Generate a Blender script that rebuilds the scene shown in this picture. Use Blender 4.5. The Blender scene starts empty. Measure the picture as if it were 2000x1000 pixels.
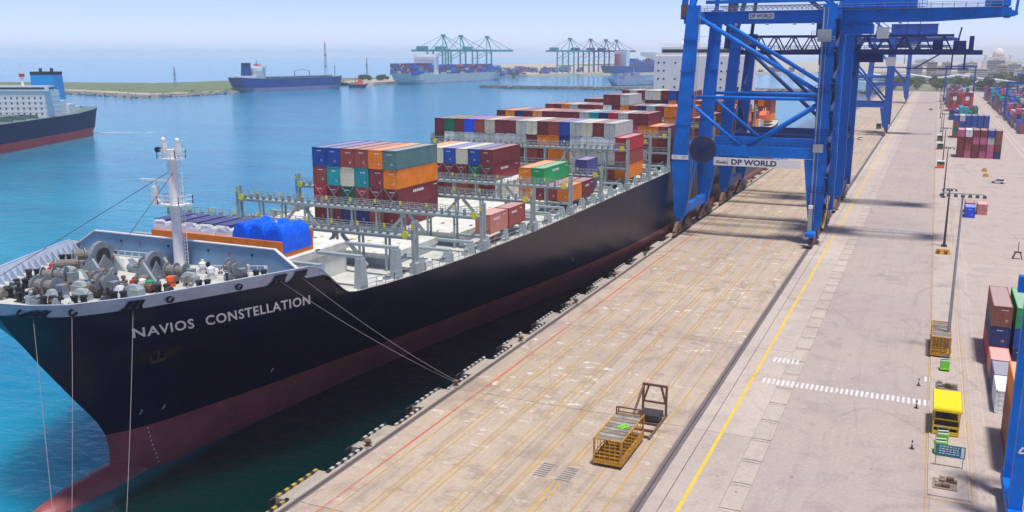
import bpy, bmesh, math, random
from mathutils import Vector, Matrix
random.seed(7)
R = math.radians
S = bpy.context.scene
C = S.collection
# ---------------------------------------------------------------- camera
# world: Y runs along the quay, X points inland, z = 0 is the quay surface, metres
CAMH = 42.0
FPX = 1800.0
PITCH = math.atan(396 / FPX)
YAW = math.atan(832 / math.hypot(FPX, 396))
cd = bpy.data.cameras.new('camera'); cam = bpy.data.objects.new('camera', cd); C.objects.link(cam)
cd.sensor_fit = 'HORIZONTAL'; cd.sensor_width = 36.0; cd.lens = 36.0 * FPX / 2000.0
cd.clip_start = 1.0; cd.clip_end = 60000.0
cam.location = (0, 0, CAMH)
cam.rotation_euler = (R(90) - PITCH, 0, YAW)
S.camera = cam
# ---------------------------------------------------------------- sky, sun, exposure
SUN = Vector((0.17, -0.15, 0.97)).normalized()
w = bpy.data.worlds.new('World'); S.world = w; w.use_nodes = True
nt = w.node_tree; nt.nodes.clear()
sky = nt.nodes.new('ShaderNodeTexSky'); sky.sky_type = 'NISHITA'; sky.sun_disc = False
sky.sun_elevation = math.asin(SUN.z); sky.sun_rotation = math.atan2(SUN.x, SUN.y)
sky.altitude = 0; sky.air_density = 0.4; sky.dust_density = 0.5; sky.ozone_density = 4.0
bg = nt.nodes.new('ShaderNodeBackground'); bg.inputs[1].default_value = 0.135
wo = nt.nodes.new('ShaderNodeOutputWorld')
tint = nt.nodes.new('ShaderNodeMix'); tint.data_type = 'RGBA'; tint.blend_type = 'MULTIPLY'; tint.inputs[0].default_value = 1.0
tint.inputs[7].default_value = (1.1, 0.91, 0.93, 1)      # moist sea air: the whole dome a little warmer
nt.links.new(sky.outputs[0], tint.inputs[6]); nt.links.new(tint.outputs[2], bg.inputs[0]); nt.links.new(bg.outputs[0], wo.inputs[0])
sl = bpy.data.lights.new('sun', 'SUN'); sl.energy = 2.6; sl.angle = R(6); sl.color = (1.0, 0.96, 0.9)
so = bpy.data.objects.new('sun', sl); C.objects.link(so)
so.rotation_euler = (-SUN).to_track_quat('-Z', 'Y').to_euler()
S.view_settings.view_transform = 'Standard'; S.view_settings.look = 'None'
S.view_settings.exposure = 0.68; S.view_settings.gamma = 1.0; S.view_settings.use_curve_mapping = False
S.render.engine = 'CYCLES'
S.cycles.max_bounces = 6; S.cycles.glossy_bounces = 3; S.cycles.diffuse_bounces = 2
S.cycles.volume_bounces = 3; S.cycles.transparent_max_bounces = 6
S.cycles.use_denoising = True
# ---------------------------------------------------------------- helpers
def tag(o, label=None, cat=None, group=None, kind=None):
    if label: o['label'] = label
    if cat: o['category'] = cat
    if group: o['group'] = group
    if kind: o['kind'] = kind
    return o
def empty(name, loc, rz=0.0, label=None, cat=None, group=None):
    o = bpy.data.objects.new(name, None); C.objects.link(o)
    o.location = loc; o.rotation_euler = (0, 0, rz); o.empty_display_size = 0.5
    return tag(o, label, cat, group)
class MB:
    def __init__(s): s.v = []; s.f = []; s.m = []
    def add(s, vs, fs, mi=0):
        b = len(s.v); s.v += [tuple(p) for p in vs]
        for f in fs: s.f.append(tuple(b + i for i in f)); s.m.append(mi)
        return s
    def box(s, x0, x1, y0, y1, z0, z1, mi=0):
        if x1 < x0: x0, x1 = x1, x0
        if y1 < y0: y0, y1 = y1, y0
        if z1 < z0: z0, z1 = z1, z0
        return s.add([(x0,y0,z0),(x1,y0,z0),(x1,y1,z0),(x0,y1,z0),(x0,y0,z1),(x1,y0,z1),(x1,y1,z1),(x0,y1,z1)],
              [(3,2,1,0),(4,5,6,7),(0,1,5,4),(1,2,6,5),(2,3,7,6),(3,0,4,7)], mi)
    def frus(s, b, t, z0, z1, mi=0):      # b, t = (x0,x1,y0,y1) at bottom and top
        return s.add([(b[0],b[2],z0),(b[1],b[2],z0),(b[1],b[3],z0),(b[0],b[3],z0),(t[0],t[2],z1),(t[1],t[2],z1),(t[1],t[3],z1),(t[0],t[3],z1)],
              [(3,2,1,0),(4,5,6,7),(0,1,5,4),(1,2,6,5),(2,3,7,6),(3,0,4,7)], mi)
    def bar(s, p, q, wd, ht=None, mi=0):   # rectangular section beam
        p = Vector(p); q = Vector(q); d = (q - p).normalized(); ht = ht or wd
        up = Vector((0,0,1)) if abs(d.z) < 0.95 else Vector((0,1,0))
        a = d.cross(up).normalized() * wd/2; b = a.cross(d).normalized() * ht/2
        vs = [p-a-b,p+a-b,p+a+b,p-a+b,q-a-b,q+a-b,q+a+b,q-a+b]
        return s.add(vs, [(0,1,2,3),(7,6,5,4),(4,5,1,0),(5,6,2,1),(6,7,3,2),(7,4,0,3)], mi)
    def tube(s, p, q, r, n=8, r2=None, mi=0, cap=True):
        p = Vector(p); q = Vector(q); d = (q-p).normalized(); r2 = r if r2 is None else r2
        up = Vector((0,0,1)) if abs(d.z) < 0.95 else Vector((1,0,0))
        a = d.cross(up).normalized(); b = d.cross(a).normalized()
        vs = []
        for c, rr in ((p, r), (q, r2)):
            for i in range(n):
                t = 2*math.pi*i/n; vs.append(c + a*math.cos(t)*rr + b*math.sin(t)*rr)
        fs = [(i, (i+1) % n, n+(i+1) % n, n+i) for i in range(n)]
        if cap: fs += [tuple(range(n-1, -1, -1)), tuple(range(n, 2*n))]
        return s.add(vs, fs, mi)
    def path(s, pts, r, n=6, mi=0):
        for a, b in zip(pts[:-1], pts[1:]): s.tube(a, b, r, n, mi=mi, cap=False)
        return s
    def lathe(s, prof, c, n=12, mi=0):     # prof = [(r, z)]
        vs = []
        for r, z in prof:
            for i in range(n):
                t = 2*math.pi*i/n; vs.append((c[0]+r*math.cos(t), c[1]+r*math.sin(t), c[2]+z))
        fs = []
        for k in range(len(prof)-1):
            for i in range(n): fs.append((k*n+i, k*n+(i+1) % n, (k+1)*n+(i+1) % n, (k+1)*n+i))
        fs += [tuple(range(n-1, -1, -1)), tuple(range((len(prof)-1)*n, len(prof)*n))]
        return s.add(vs, fs, mi)
    def prism(s, poly, axis, a0, a1, mi=0):  # poly in the two other axes
        def P(u, v, a): return {0:(a,u,v), 1:(u,a,v), 2:(u,v,a)}[axis]
        n = len(poly)
        vs = [P(u,v,a0) for u,v in poly] + [P(u,v,a1) for u,v in poly]
        fs = [tuple(range(n-1,-1,-1)), tuple(range(n,2*n))] + [(i,(i+1)%n,n+(i+1)%n,n+i) for i in range(n)]
        return s.add(vs, fs, mi)
    def rail(s, pts, h=1.05, r=0.03, step=1.6, mids=2, mi=0):   # handrail along a polyline
        for a, b in zip(pts[:-1], pts[1:]):
            a = Vector(a); b = Vector(b); L = (b-a).length; n = max(1, int(L/step))
            for k in range(1, mids+1):
                z = Vector((0,0,h*k/mids)); s.bar(a+z, b+z, r*2, mi=mi)
            for i in range(n+1):
                p = a.lerp(b, i/n); s.bar(p, p+Vector((0,0,h)), r*2, mi=mi)
        return s
    def build(s, name, mats, parent=None, smooth=False, local=False, fix=False):
        me = bpy.data.meshes.new(name)
        off = Vector((0,0,0))
        if parent is not None and not local:
            p = parent
            while p is not None: off += p.location; p = p.parent
        me.from_pydata([(x-off.x, y-off.y, z-off.z) for x, y, z in s.v] if off.length else s.v, [], s.f)
        if not isinstance(mats, (list, tuple)): mats = [mats]
        for m_ in mats: me.materials.append(m_)
        if len(mats) > 1: me.polygons.foreach_set('material_index', s.m)
        if smooth: me.polygons.foreach_set('use_smooth', [True]*len(me.polygons))
        if fix:
            bm = bmesh.new(); bm.from_mesh(me); bmesh.ops.recalc_face_normals(bm, faces=bm.faces); bm.to_mesh(me); bm.free()
        me.update()
        o = bpy.data.objects.new(name, me); C.objects.link(o)
        if parent is not None: o.parent = parent
        return o
def copy_tree(o, parent=None):
    c = o.copy(); C.objects.link(c)
    c.parent = parent
    for ch in list(o.children): copy_tree(ch, c)
    return c
def dup(o, loc, rz=None, label=None, group=None):
    c = copy_tree(o); c.location = loc
    if rz is not None: c.rotation_euler = (0, 0, rz)
    if label: c['label'] = label
    if group: c['group'] = group
    return c
def inst(o, name, loc, parent, rz=0.0):     # another object that shares a piece's mesh
    c = bpy.data.objects.new(name, o.data); C.objects.link(c); c.parent = parent
    c.location = loc; c.rotation_euler = (0, 0, rz); return c
def text_geo(txt, size, bold=0.0, space=1.0):
    cu = bpy.data.curves.new('t', 'FONT'); cu.body = txt; cu.size = size; cu.offset = bold; cu.space_character = space
    cu.resolution_u = 3
    o = bpy.data.objects.new('t', cu); C.objects.link(o)
    dg = bpy.context.evaluated_depsgraph_get()
    me = bpy.data.meshes.new_from_object(o.evaluated_get(dg))
    vs = [tuple(v.co) for v in me.vertices]; fs = [tuple(p.vertices) for p in me.polygons]
    bpy.data.objects.remove(o); bpy.data.curves.remove(cu); bpy.data.meshes.remove(me)
    return vs, fs
# ---------------------------------------------------------------- materials
def mat(name, col, rough=0.6, metal=0.0, var=0.12, scale=0.6, bump=0.0, bscale=8.0, stain=None, stain_amt=0.0, stain_scale=0.25, spec=0.5, objcol=False, coat=0.0):
    m = bpy.data.materials.new(name); m.use_nodes = True
    n = m.node_tree.nodes; l = m.node_tree.links
    b = n['Principled BSDF']
    b.inputs['Roughness'].default_value = rough; b.inputs['Metallic'].default_value = metal
    b.inputs['Specular IOR Level'].default_value = spec
    if coat: b.inputs['Coat Weight'].default_value = coat
    tc = n.new('ShaderNodeTexCoord'); geo = n.new('ShaderNodeNewGeometry')
    pos = geo.outputs['Position']
    no = n.new('ShaderNodeTexNoise'); no.inputs['Scale'].default_value = scale; no.inputs['Detail'].default_value = 6
    no.inputs['Roughness'].default_value = 0.65
    l.new(pos, no.inputs['Vector'])
    mr = n.new('ShaderNodeMapRange'); mr.inputs[1].default_value = 0.3; mr.inputs[2].default_value = 0.7
    mr.inputs[3].default_value = 1 - var; mr.inputs[4].default_value = 1 + var
    l.new(no.outputs[0], mr.inputs[0])
    mul = n.new('ShaderNodeMix'); mul.data_type = 'RGBA'; mul.blend_type = 'MULTIPLY'; mul.inputs[0].default_value = 1
    if objcol:
        oi = n.new('ShaderNodeObjectInfo'); l.new(oi.outputs['Color'], mul.inputs[6])
    else:
        mul.inputs[6].default_value = (*col, 1)
    l.new(mr.outputs[0], mul.inputs[7])
    out = mul.outputs[2]
    if stain:
        n2 = n.new('ShaderNodeTexNoise'); n2.inputs['Scale'].default_value = stain_scale; n2.inputs['Detail'].default_value = 8
        n2.inputs['Roughness'].default_value = 0.7; l.new(pos, n2.inputs['Vector'])
        m2 = n.new('ShaderNodeMapRange'); m2.inputs[1].default_value = 0.52; m2.inputs[2].default_value = 0.72; m2.inputs[4].default_value = stain_amt
        l.new(n2.outputs[0], m2.inputs[0])
        mx = n.new('ShaderNodeMix'); mx.data_type = 'RGBA'; mx.inputs[7].default_value = (*stain, 1)
        l.new(m2.outputs[0], mx.inputs[0]); l.new(out, mx.inputs[6]); out = mx.outputs[2]
    l.new(out, b.inputs['Base Color'])
    if bump:
        n3 = n.new('ShaderNodeTexNoise'); n3.inputs['Scale'].default_value = bscale; n3.inputs['Detail'].default_value = 4
        l.new(pos, n3.inputs['Vector'])
        bp = n.new('ShaderNodeBump'); bp.inputs['Strength'].default_value = bump; bp.inputs['Distance'].default_value = 0.05
        l.new(n3.outputs[0], bp.inputs['Height']); l.new(bp.outputs[0], b.inputs['Normal'])
    m['_b'] = 1
    return m
RUST = (0.16, 0.07, 0.035)
M = {}
M['hull_black'] = mat('hull_black', (0.002, 0.0055, 0.032), 0.27, var=0.3, scale=0.15, stain=(0.012,0.009,0.014), stain_amt=0.35, stain_scale=0.08, spec=0.3)
M['hull_red'] = mat('hull_red', (0.32, 0.085, 0.085), 0.6, var=0.3, scale=0.2, stain=(0.24,0.08,0.085), stain_amt=0.6, stain_scale=0.12)
def weather_hull(m, streak, amt):
    n = m.node_tree.nodes; l = m.node_tree.links; b = n['Principled BSDF']
    src = b.inputs['Base Color'].links[0].from_socket
    g = n.new('ShaderNodeNewGeometry').outputs['Position']
    mp = n.new('ShaderNodeMapping'); mp.inputs['Scale'].default_value = (0.5, 0.9, 0.06); l.new(g, mp.inputs[0])
    t = n.new('ShaderNodeTexNoise'); t.inputs['Scale'].default_value = 1.0; t.inputs['Detail'].default_value = 8; t.inputs['Roughness'].default_value = 0.7; l.new(mp.outputs[0], t.inputs['Vector'])
    r = n.new('ShaderNodeMapRange'); r.inputs[1].default_value = 0.52; r.inputs[2].default_value = 0.75; r.inputs[4].default_value = amt; l.new(t.outputs[0], r.inputs[0])
    mx = n.new('ShaderNodeMix'); mx.data_type = 'RGBA'; mx.inputs[7].default_value = (*streak, 1); l.new(r.outputs[0], mx.inputs[0]); l.new(src, mx.inputs[6]); l.new(mx.outputs[2], b.inputs['Base Color'])
    sp = n.new('ShaderNodeSeparateXYZ'); l.new(g, sp.inputs[0]); cb = n.new('ShaderNodeCombineXYZ'); l.new(sp.outputs[1], cb.inputs[0]); l.new(sp.outputs[2], cb.inputs[1])
    br = n.new('ShaderNodeTexBrick'); br.inputs['Scale'].default_value = 1.0; br.inputs['Brick Width'].default_value = 9.0; br.inputs['Row Height'].default_value = 2.6; br.inputs['Mortar Size'].default_value = 0.05; br.inputs['Mortar Smooth'].default_value = 0.6
    l.new(cb.outputs[0], br.inputs['Vector'])
    wv = n.new('ShaderNodeTexNoise'); wv.inputs['Scale'].default_value = 0.45; wv.inputs['Detail'].default_value = 2; l.new(g, wv.inputs['Vector'])
    ad = n.new('ShaderNodeMath'); ad.operation = 'MULTIPLY_ADD'; l.new(br.outputs['Fac'], ad.inputs[0]); ad.inputs[1].default_value = 0.25; l.new(wv.outputs[0], ad.inputs[2])
    bp = n.new('ShaderNodeBump'); bp.inputs['Strength'].default_value = 0.22; bp.inputs['Distance'].default_value = 0.12; l.new(ad.outputs[0], bp.inputs['Height']); l.new(bp.outputs[0], b.inputs['Normal'])
    rr = n.new('ShaderNodeMapRange'); rr.inputs[3].default_value = 0.25; rr.inputs[4].default_value = 0.5; l.new(t.outputs[0], rr.inputs[0]); l.new(rr.outputs[0], b.inputs['Roughness'])
weather_hull(M['hull_black'], (0.035, 0.026, 0.03), 0.5)
weather_hull(M['hull_red'], (0.16, 0.09, 0.1), 0.6)
M['strake'] = mat('strake', (0.42, 0.49, 0.62), 0.5, stain=RUST, stain_amt=0.25)
M['deckgrey'] = mat('deckgrey', (0.52, 0.53, 0.48), 0.7, var=0.18, scale=0.4, stain=(0.3,0.25,0.18), stain_amt=0.6, stain_scale=0.5)
M['hatch'] = mat('hatch', (0.66, 0.68, 0.62), 0.7, var=0.15, scale=0.5, stain=(0.36,0.27,0.2), stain_amt=0.55, stain_scale=0.6)
M['shipgrey'] = mat('shipgrey', (0.33, 0.4, 0.41), 0.55, var=0.18, scale=0.8, stain=RUST, stain_amt=0.3, stain_scale=0.8)
M['winchgrey'] = mat('winchgrey', (0.22, 0.26, 0.3), 0.5, var=0.2, scale=1.5, stain=RUST, stain_amt=0.4, stain_scale=1.2)
M['breakwall'] = mat('breakwall', (0.17, 0.31, 0.48), 0.5, var=0.1, scale=0.5, stain=(0.3,0.2,0.15), stain_amt=0.12)
M['white'] = mat('white', (0.8, 0.81, 0.8), 0.45, var=0.06, scale=0.6, stain=(0.45,0.36,0.28), stain_amt=0.25, stain_scale=0.5)
M['dark'] = mat('dark', (0.02, 0.022, 0.028), 0.5, var=0.25)
M['glass'] = mat('glass', (0.02, 0.03, 0.045), 0.12, var=0.1)
M['rope'] = mat('rope', (0.22, 0.2, 0.2), 0.9, var=0.2, scale=4)
M['ropecoil'] = mat('ropecoil', (0.2, 0.18, 0.155), 0.9, var=0.3, scale=6)
M['yellow'] = mat('yellow', (0.75, 0.5, 0.02), 0.5, var=0.15, scale=2, stain=RUST, stain_amt=0.4, stain_scale=1.5)
M['brightyellow'] = mat('brightyellow', (0.9, 0.68, 0.0), 0.5, var=0.06, scale=1)
M['limespot'] = mat('limespot', (0.62, 0.6, 0.05), 0.5, var=0.15, scale=2)
M['redpaint'] = mat('redpaint', (0.55, 0.04, 0.03), 0.5)
M['orangepaint'] = mat('orangepaint', (0.8, 0.13, 0.03), 0.5)
M['greenpaint'] = mat('greenpaint', (0.02, 0.3, 0.14), 0.5)
M['crane'] = mat('crane', (0.0, 0.16, 0.64), 0.5, spec=0.2, var=0.25, scale=0.35, stain=(0.03,0.06,0.16), stain_amt=0.75, stain_scale=0.7)
M['crane_dark'] = mat('crane_dark', (0.004, 0.035, 0.17), 0.5, spec=0.3, var=0.2, scale=0.3, stain=RUST, stain_amt=0.2)
M['crane_mid'] = mat('crane_mid', (0.0, 0.085, 0.4), 0.45, spec=0.2, var=0.15, scale=0.3)
M['teal'] = mat('teal', (0.06, 0.34, 0.36), 0.5)
M['anchorrust'] = mat('anchorrust', (0.035, 0.02, 0.018), 0.8, var=0.4, scale=1.5)
M['rustmetal'] = mat('rustmetal', (0.16, 0.085, 0.06), 0.75, var=0.35, scale=1.5)
M['greasymetal'] = mat('greasymetal', (0.06, 0.055, 0.06), 0.6, metal=0.3, var=0.4, scale=2)
M['reel'] = mat('reel', (0.035, 0.045, 0.12), 0.55, var=0.25, scale=1.5)
M['steelrail'] = mat('steelrail', (0.13, 0.1, 0.1), 0.5, metal=0.4, var=0.3, scale=1.0)
M['galv'] = mat('galv', (0.4, 0.42, 0.44), 0.45, metal=0.5, var=0.15)
M['cont'] = mat('cont', (1,1,1), 0.5, var=0.16, scale=0.7, objcol=True, stain=(0.14,0.09,0.07), stain_amt=0.32, stain_scale=0.9)
def roof_mat():       # paler container roofs: the box's own colour mixed towards chalk
    m = mat('cont_roof', (1,1,1), 0.6, var=0.15, scale=0.8, objcol=True)
    n = m.node_tree.nodes; l = m.node_tree.links; b = n['Principled BSDF']
    src = b.inputs['Base Color'].links[0].from_socket
    mx = n.new('ShaderNodeMix'); mx.data_type = 'RGBA'; mx.inputs[0].default_value = 0.42; mx.inputs[7].default_value = (0.72, 0.64, 0.6, 1)
    l.new(src, mx.inputs[6]); l.new(mx.outputs[2], b.inputs['Base Color']); return m
M['cont_roof'] = roof_mat()
M['kerbyellow'] = mat('kerbyellow', (0.5, 0.34, 0.05), 0.8, var=0.25, scale=1.5, stain=(0.1,0.09,0.07), stain_amt=0.7, stain_scale=1.2)
M['kerbwhite'] = mat('kerbwhite', (0.5, 0.48, 0.44), 0.8, var=0.25, scale=1.5, stain=(0.12,0.1,0.09), stain_amt=0.7, stain_scale=1.2)
M['castgrey'] = mat('castgrey', (0.16, 0.14, 0.13), 0.6, metal=0.3)
M['tarp'] = mat('tarp', (0.0, 0.12, 0.85), 0.38, var=0.12, scale=1.2, bump=0.6, bscale=1.6)
M['tarp_white'] = mat('tarp_white', (0.78, 0.78, 0.82), 0.45, var=0.06, scale=1.2, bump=0.5, bscale=1.6)
M['tarp_navy'] = mat('tarp_navy', (0.08, 0.09, 0.22), 0.5, var=0.15, bump=0.4, bscale=1.6)
M['rackorange'] = mat('rackorange', (0.75, 0.2, 0.02), 0.55, var=0.15, scale=1, stain=RUST, stain_amt=0.4)
M['plastic_dark'] = mat('plastic_dark', (0.03,0.03,0.035), 0.7)
M['tyre'] = mat('tyre', (0.02,0.02,0.02), 0.85)
M['letter'] = mat('letter', (0.78, 0.8, 0.83), 0.5, var=0.08, scale=1.5)
M['letter_dark'] = mat('letter_dark', (0.015, 0.03, 0.12), 0.5)
M['mesh_green'] = mat('mesh_green', (0.2, 0.68, 0.03), 0.6)
M['signteal'] = mat('signteal', (0.02, 0.2, 0.25), 0.4)
HAZE = 0.00012
# ---------------------------------------------------------------- surfaces with their own node trees
def nodes(name):
    m = bpy.data.materials.new(name); m.use_nodes = True
    return m, m.node_tree.nodes, m.node_tree.links, m.node_tree.nodes['Principled BSDF']
def mk_noise(n, l, vec, scale, detail=6, rough=0.6, sx=1, sy=1):
    mp = n.new('ShaderNodeMapping'); mp.inputs['Scale'].default_value = (sx, sy, 1); l.new(vec, mp.inputs[0])
    t = n.new('ShaderNodeTexNoise'); t.inputs['Scale'].default_value = scale; t.inputs['Detail'].default_value = detail
    t.inputs['Roughness'].default_value = rough; l.new(mp.outputs[0], t.inputs['Vector']); return t.outputs[0]
def mk_range(n, l, x, a, b, c=0.0, d=1.0):
    r = n.new('ShaderNodeMapRange'); r.inputs[1].default_value = a; r.inputs[2].default_value = b
    r.inputs[3].default_value = c; r.inputs[4].default_value = d; l.new(x, r.inputs[0]); return r.outputs[0]
def mk_mix(n, l, f, a, b, mode='MIX'):
    x = n.new('ShaderNodeMix'); x.data_type = 'RGBA'; x.blend_type = mode
    for sock, val in ((0, f), (6, a), (7, b)):
        if isinstance(val, tuple): x.inputs[sock].default_value = (*val, 1) if len(val) == 3 else val
        elif isinstance(val, (int, float)): x.inputs[sock].default_value = val
        else: l.new(val, x.inputs[sock])
    return x.outputs[2]
def ground_mat(name, base, dark, warm, light, streak=0.5, scuff=0.5, tyre=0.3):
    m, n, l, b = nodes(name)
    g = n.new('ShaderNodeNewGeometry').outputs['Position']
    big = mk_range(n, l, mk_noise(n, l, g, 0.035, 5), 0.35, 0.65)
    col = mk_mix(n, l, big, base, warm)
    oi = n.new('ShaderNodeObjectInfo')
    tone = mk_range(n, l, oi.outputs['Random'], 0, 1, 0.93, 1.06)
    col = mk_mix(n, l, 1.0, col, tone, 'MULTIPLY')
    st = mk_range(n, l, mk_noise(n, l, g, 0.9, 7, 0.7, sx=1, sy=0.05), 0.5, 0.78, 0, streak)   # tyre and drag streaks along the quay
    col = mk_mix(n, l, st, col, dark)
    bl = mk_range(n, l, mk_noise(n, l, g, 0.22, 8, 0.72), 0.52, 0.72, 0, 0.75)
    col = mk_mix(n, l, bl, col, dark)
    sc = mk_range(n, l, mk_noise(n, l, g, 0.55, 9, 0.75, sx=0.7, sy=1.3), 0.56, 0.63, 0, scuff)
    lw = mk_range(n, l, mk_noise(n, l, g, 0.06, 3), 0.42, 0.6)
    ml = n.new('ShaderNodeMath'); ml.operation = 'MULTIPLY'; l.new(sc, ml.inputs[0]); l.new(lw, ml.inputs[1])
    col = mk_mix(n, l, ml.outputs[0], col, light)
    fi = mk_range(n, l, mk_noise(n, l, g, 2.5, 8, 0.7), 0.3, 0.7, 0.86, 1.12)
    col = mk_mix(n, l, 1.0, col, fi, 'MULTIPLY')
    # broad damp / oily patches and curved tyre tracks
    ob = mk_range(n, l, mk_noise(n, l, g, 0.085, 7, 0.7), 0.55, 0.7, 0, 0.55)
    col = mk_mix(n, l, ob, col, dark)
    for sc_, off_ in ((0.03, 0.0), (0.05, 40.0), (0.022, 90.0)):
        ad_ = n.new('ShaderNodeVectorMath'); ad_.operation = 'ADD'; ad_.inputs[1].default_value = (off_, off_*1.7, 0); l.new(g, ad_.inputs[0])
        v_ = mk_noise(n, l, ad_.outputs[0], sc_, 1, 0.4, sx=1.5, sy=0.6)
        sb = n.new('ShaderNodeMath'); sb.operation = 'SUBTRACT'; l.new(v_, sb.inputs[0]); sb.inputs[1].default_value = 0.5
        ab = n.new('ShaderNodeMath'); ab.operation = 'ABSOLUTE'; l.new(sb.outputs[0], ab.inputs[0])
        ln = mk_range(n, l, ab.outputs[0], 0.0, 0.006, tyre, 0.0)
        br_ = mk_range(n, l, mk_noise(n, l, g, 0.12, 4), 0.42, 0.6)
        mm_ = n.new('ShaderNodeMath'); mm_.operation = 'MULTIPLY'; l.new(ln, mm_.inputs[0]); l.new(br_, mm_.inputs[1])
        col = mk_mix(n, l, mm_.outputs[0], col, tuple(x*0.55 for x in dark))
    sp = mk_range(n, l, mk_noise(n, l, g, 1.1, 2, 0.5), 0.72, 0.77, 0, 0.7)
    col = mk_mix(n, l, sp, col, (0.09, 0.08, 0.08))
    l.new(col, b.inputs['Base Color']); b.inputs['Roughness'].default_value = 0.85; b.inputs['Specular IOR Level'].default_value = 0.25
    bp = n.new('ShaderNodeBump'); bp.inputs['Strength'].default_value = 0.25; bp.inputs['Distance'].default_value = 0.03
    l.new(mk_noise(n, l, g, 6, 5), bp.inputs['Height']); l.new(bp.outputs[0], b.inputs['Normal'])
    return m
M['apron'] = ground_mat('apron', (0.43,0.345,0.285), (0.235,0.18,0.15), (0.5,0.405,0.295), (0.8,0.77,0.73), 0.7, 1.0, 0.3)
M['road'] = ground_mat('road', (0.43,0.365,0.335), (0.3,0.25,0.235), (0.48,0.395,0.34), (0.54,0.5,0.46), 0.5, 0.4)
M['yard'] = ground_mat('yard', (0.45,0.37,0.325), (0.3,0.26,0.25), (0.46,0.385,0.33), (0.55,0.5,0.47), 0.3, 0.3)
M['slab_light'] = ground_mat('slab_light', (0.47,0.395,0.345), (0.34,0.29,0.26), (0.52,0.45,0.38), (0.62,0.6,0.57), 0.3, 0.3)
M['concrete'] = ground_mat('concrete', (0.4,0.35,0.3), (0.22,0.19,0.17), (0.45,0.38,0.3), (0.6,0.58,0.55), 0.5, 0.5)
def paint_mat(name, col, wear=0.5, wscale=0.8, soft=None):
    m, n, l, b = nodes(name)
    g = n.new('ShaderNodeNewGeometry').outputs['Position']
    wv = mk_range(n, l, mk_noise(n, l, g, wscale, 9, 0.75, sx=1, sy=0.35), 0.62 - wear*0.35, 0.72 - wear*0.2)
    if soft:
        wv = mk_range(n, l, mk_noise(n, l, g, wscale, 8, 0.68, sx=1, sy=0.25), 0.3, 0.66, soft[0], soft[1])
    c = mk_mix(n, l, mk_range(n, l, mk_noise(n, l, g, 0.3, 4), 0.3, 0.7), col, tuple(x*0.8 for x in col))
    l.new(c, b.inputs['Base Color']); b.inputs['Roughness'].default_value = 0.75
    tr = n.new('ShaderNodeBsdfTransparent'); mx = n.new('ShaderNodeMixShader')
    l.new(wv, mx.inputs[0]); l.new(b.outputs[0], mx.inputs[1]); l.new(tr.outputs[0], mx.inputs[2])
    l.new(mx.outputs[0], n['Material Output'].inputs[0])
    return m
M['p_yellow'] = paint_mat('p_yellow', (0.85,0.55,0.04), 0.12)
M['p_yellow_worn'] = paint_mat('p_yellow_worn', (0.74,0.45,0.08), 0.6, 0.5, (0.1, 0.95))
M['p_band'] = paint_mat('p_band', (0.62,0.45,0.22), 0.95, 0.35, (0.55, 1.0))
M['p_red'] = paint_mat('p_red', (0.82,0.15,0.05), 0.4, 0.25, (0.0, 0.9))
M['p_white'] = paint_mat('p_white', (0.78,0.75,0.72), 0.25)
M['p_white_worn'] = paint_mat('p_white_worn', (0.7,0.66,0.64), 0.9)
M['asphaltstrip'] = ground_mat('asphaltstrip', (0.17,0.14,0.145), (0.12,0.1,0.1), (0.19,0.16,0.16), (0.3,0.27,0.27), 0.4, 0.2)
# water: turquoise basin; hull's dark reflection and shade beside the quay painted dark green
m, n, l, b = nodes('water')
g = n.new('ShaderNodeNewGeometry').outputs['Position']
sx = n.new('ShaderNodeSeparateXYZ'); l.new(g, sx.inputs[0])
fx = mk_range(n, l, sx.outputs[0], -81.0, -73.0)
big = mk_range(n, l, mk_noise(n, l, g, 0.009, 6, 0.62, sx=0.7, sy=2.0), 0.38, 0.62)
open_c = mk_mix(n, l, big, (0.0,0.18,0.34), (0.003,0.29,0.42))
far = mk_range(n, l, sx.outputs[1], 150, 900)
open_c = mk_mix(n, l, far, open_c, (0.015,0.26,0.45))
gap_shade_c = mk_mix(n, l, mk_range(n, l, sx.outputs[1], 70, 115), (0.0008,0.021,0.02), (0.001,0.009,0.019))
col = mk_mix(n, l, fx, open_c, gap_shade_c)
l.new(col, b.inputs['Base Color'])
b.inputs['Roughness'].default_value = 0.1; b.inputs['IOR'].default_value = 1.38
b.subsurface_method = 'BURLEY'; b.inputs['Subsurface Weight'].default_value = 1.0; b.inputs['Subsurface Scale'].default_value = 25.0; b.inputs['Subsurface Radius'].default_value = (1.0, 1.0, 1.0)
w1 = mk_noise(n, l, g, 0.16, 3, 0.5, sx=1, sy=1.6); w2 = mk_noise(n, l, g, 0.7, 4, 0.6, sx=0.8, sy=1.4)
ad = n.new('ShaderNodeMath'); ad.operation = 'MULTIPLY_ADD'; l.new(w2, ad.inputs[0]); ad.inputs[1].default_value = 0.35; l.new(w1, ad.inputs[2])
bp = n.new('ShaderNodeBump'); bp.inputs['Strength'].default_value = 0.6; bp.inputs['Distance'].default_value = 0.7
l.new(ad.outputs[0], bp.inputs['Height']); l.new(bp.outputs[0], b.inputs['Normal'])
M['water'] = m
M['grass'] = mat('grass', (0.13, 0.17, 0.075), 0.9, var=0.35, scale=0.05, stain=(0.22,0.2,0.1), stain_amt=0.6, stain_scale=0.03)
M['sand'] = mat('sand', (0.42, 0.36, 0.27), 0.9, var=0.2, scale=0.05)
M['rock'] = mat('rock', (0.2, 0.19, 0.18), 0.9, var=0.4, scale=0.4)
M['leaf'] = mat('leaf', (0.045, 0.1, 0.025), 0.7, var=0.5, scale=0.15)
M['bark'] = mat('bark', (0.12, 0.08, 0.05), 0.9)
M['land'] = mat('land', (0.2, 0.2, 0.14), 0.9, var=0.3, scale=0.02)
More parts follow.
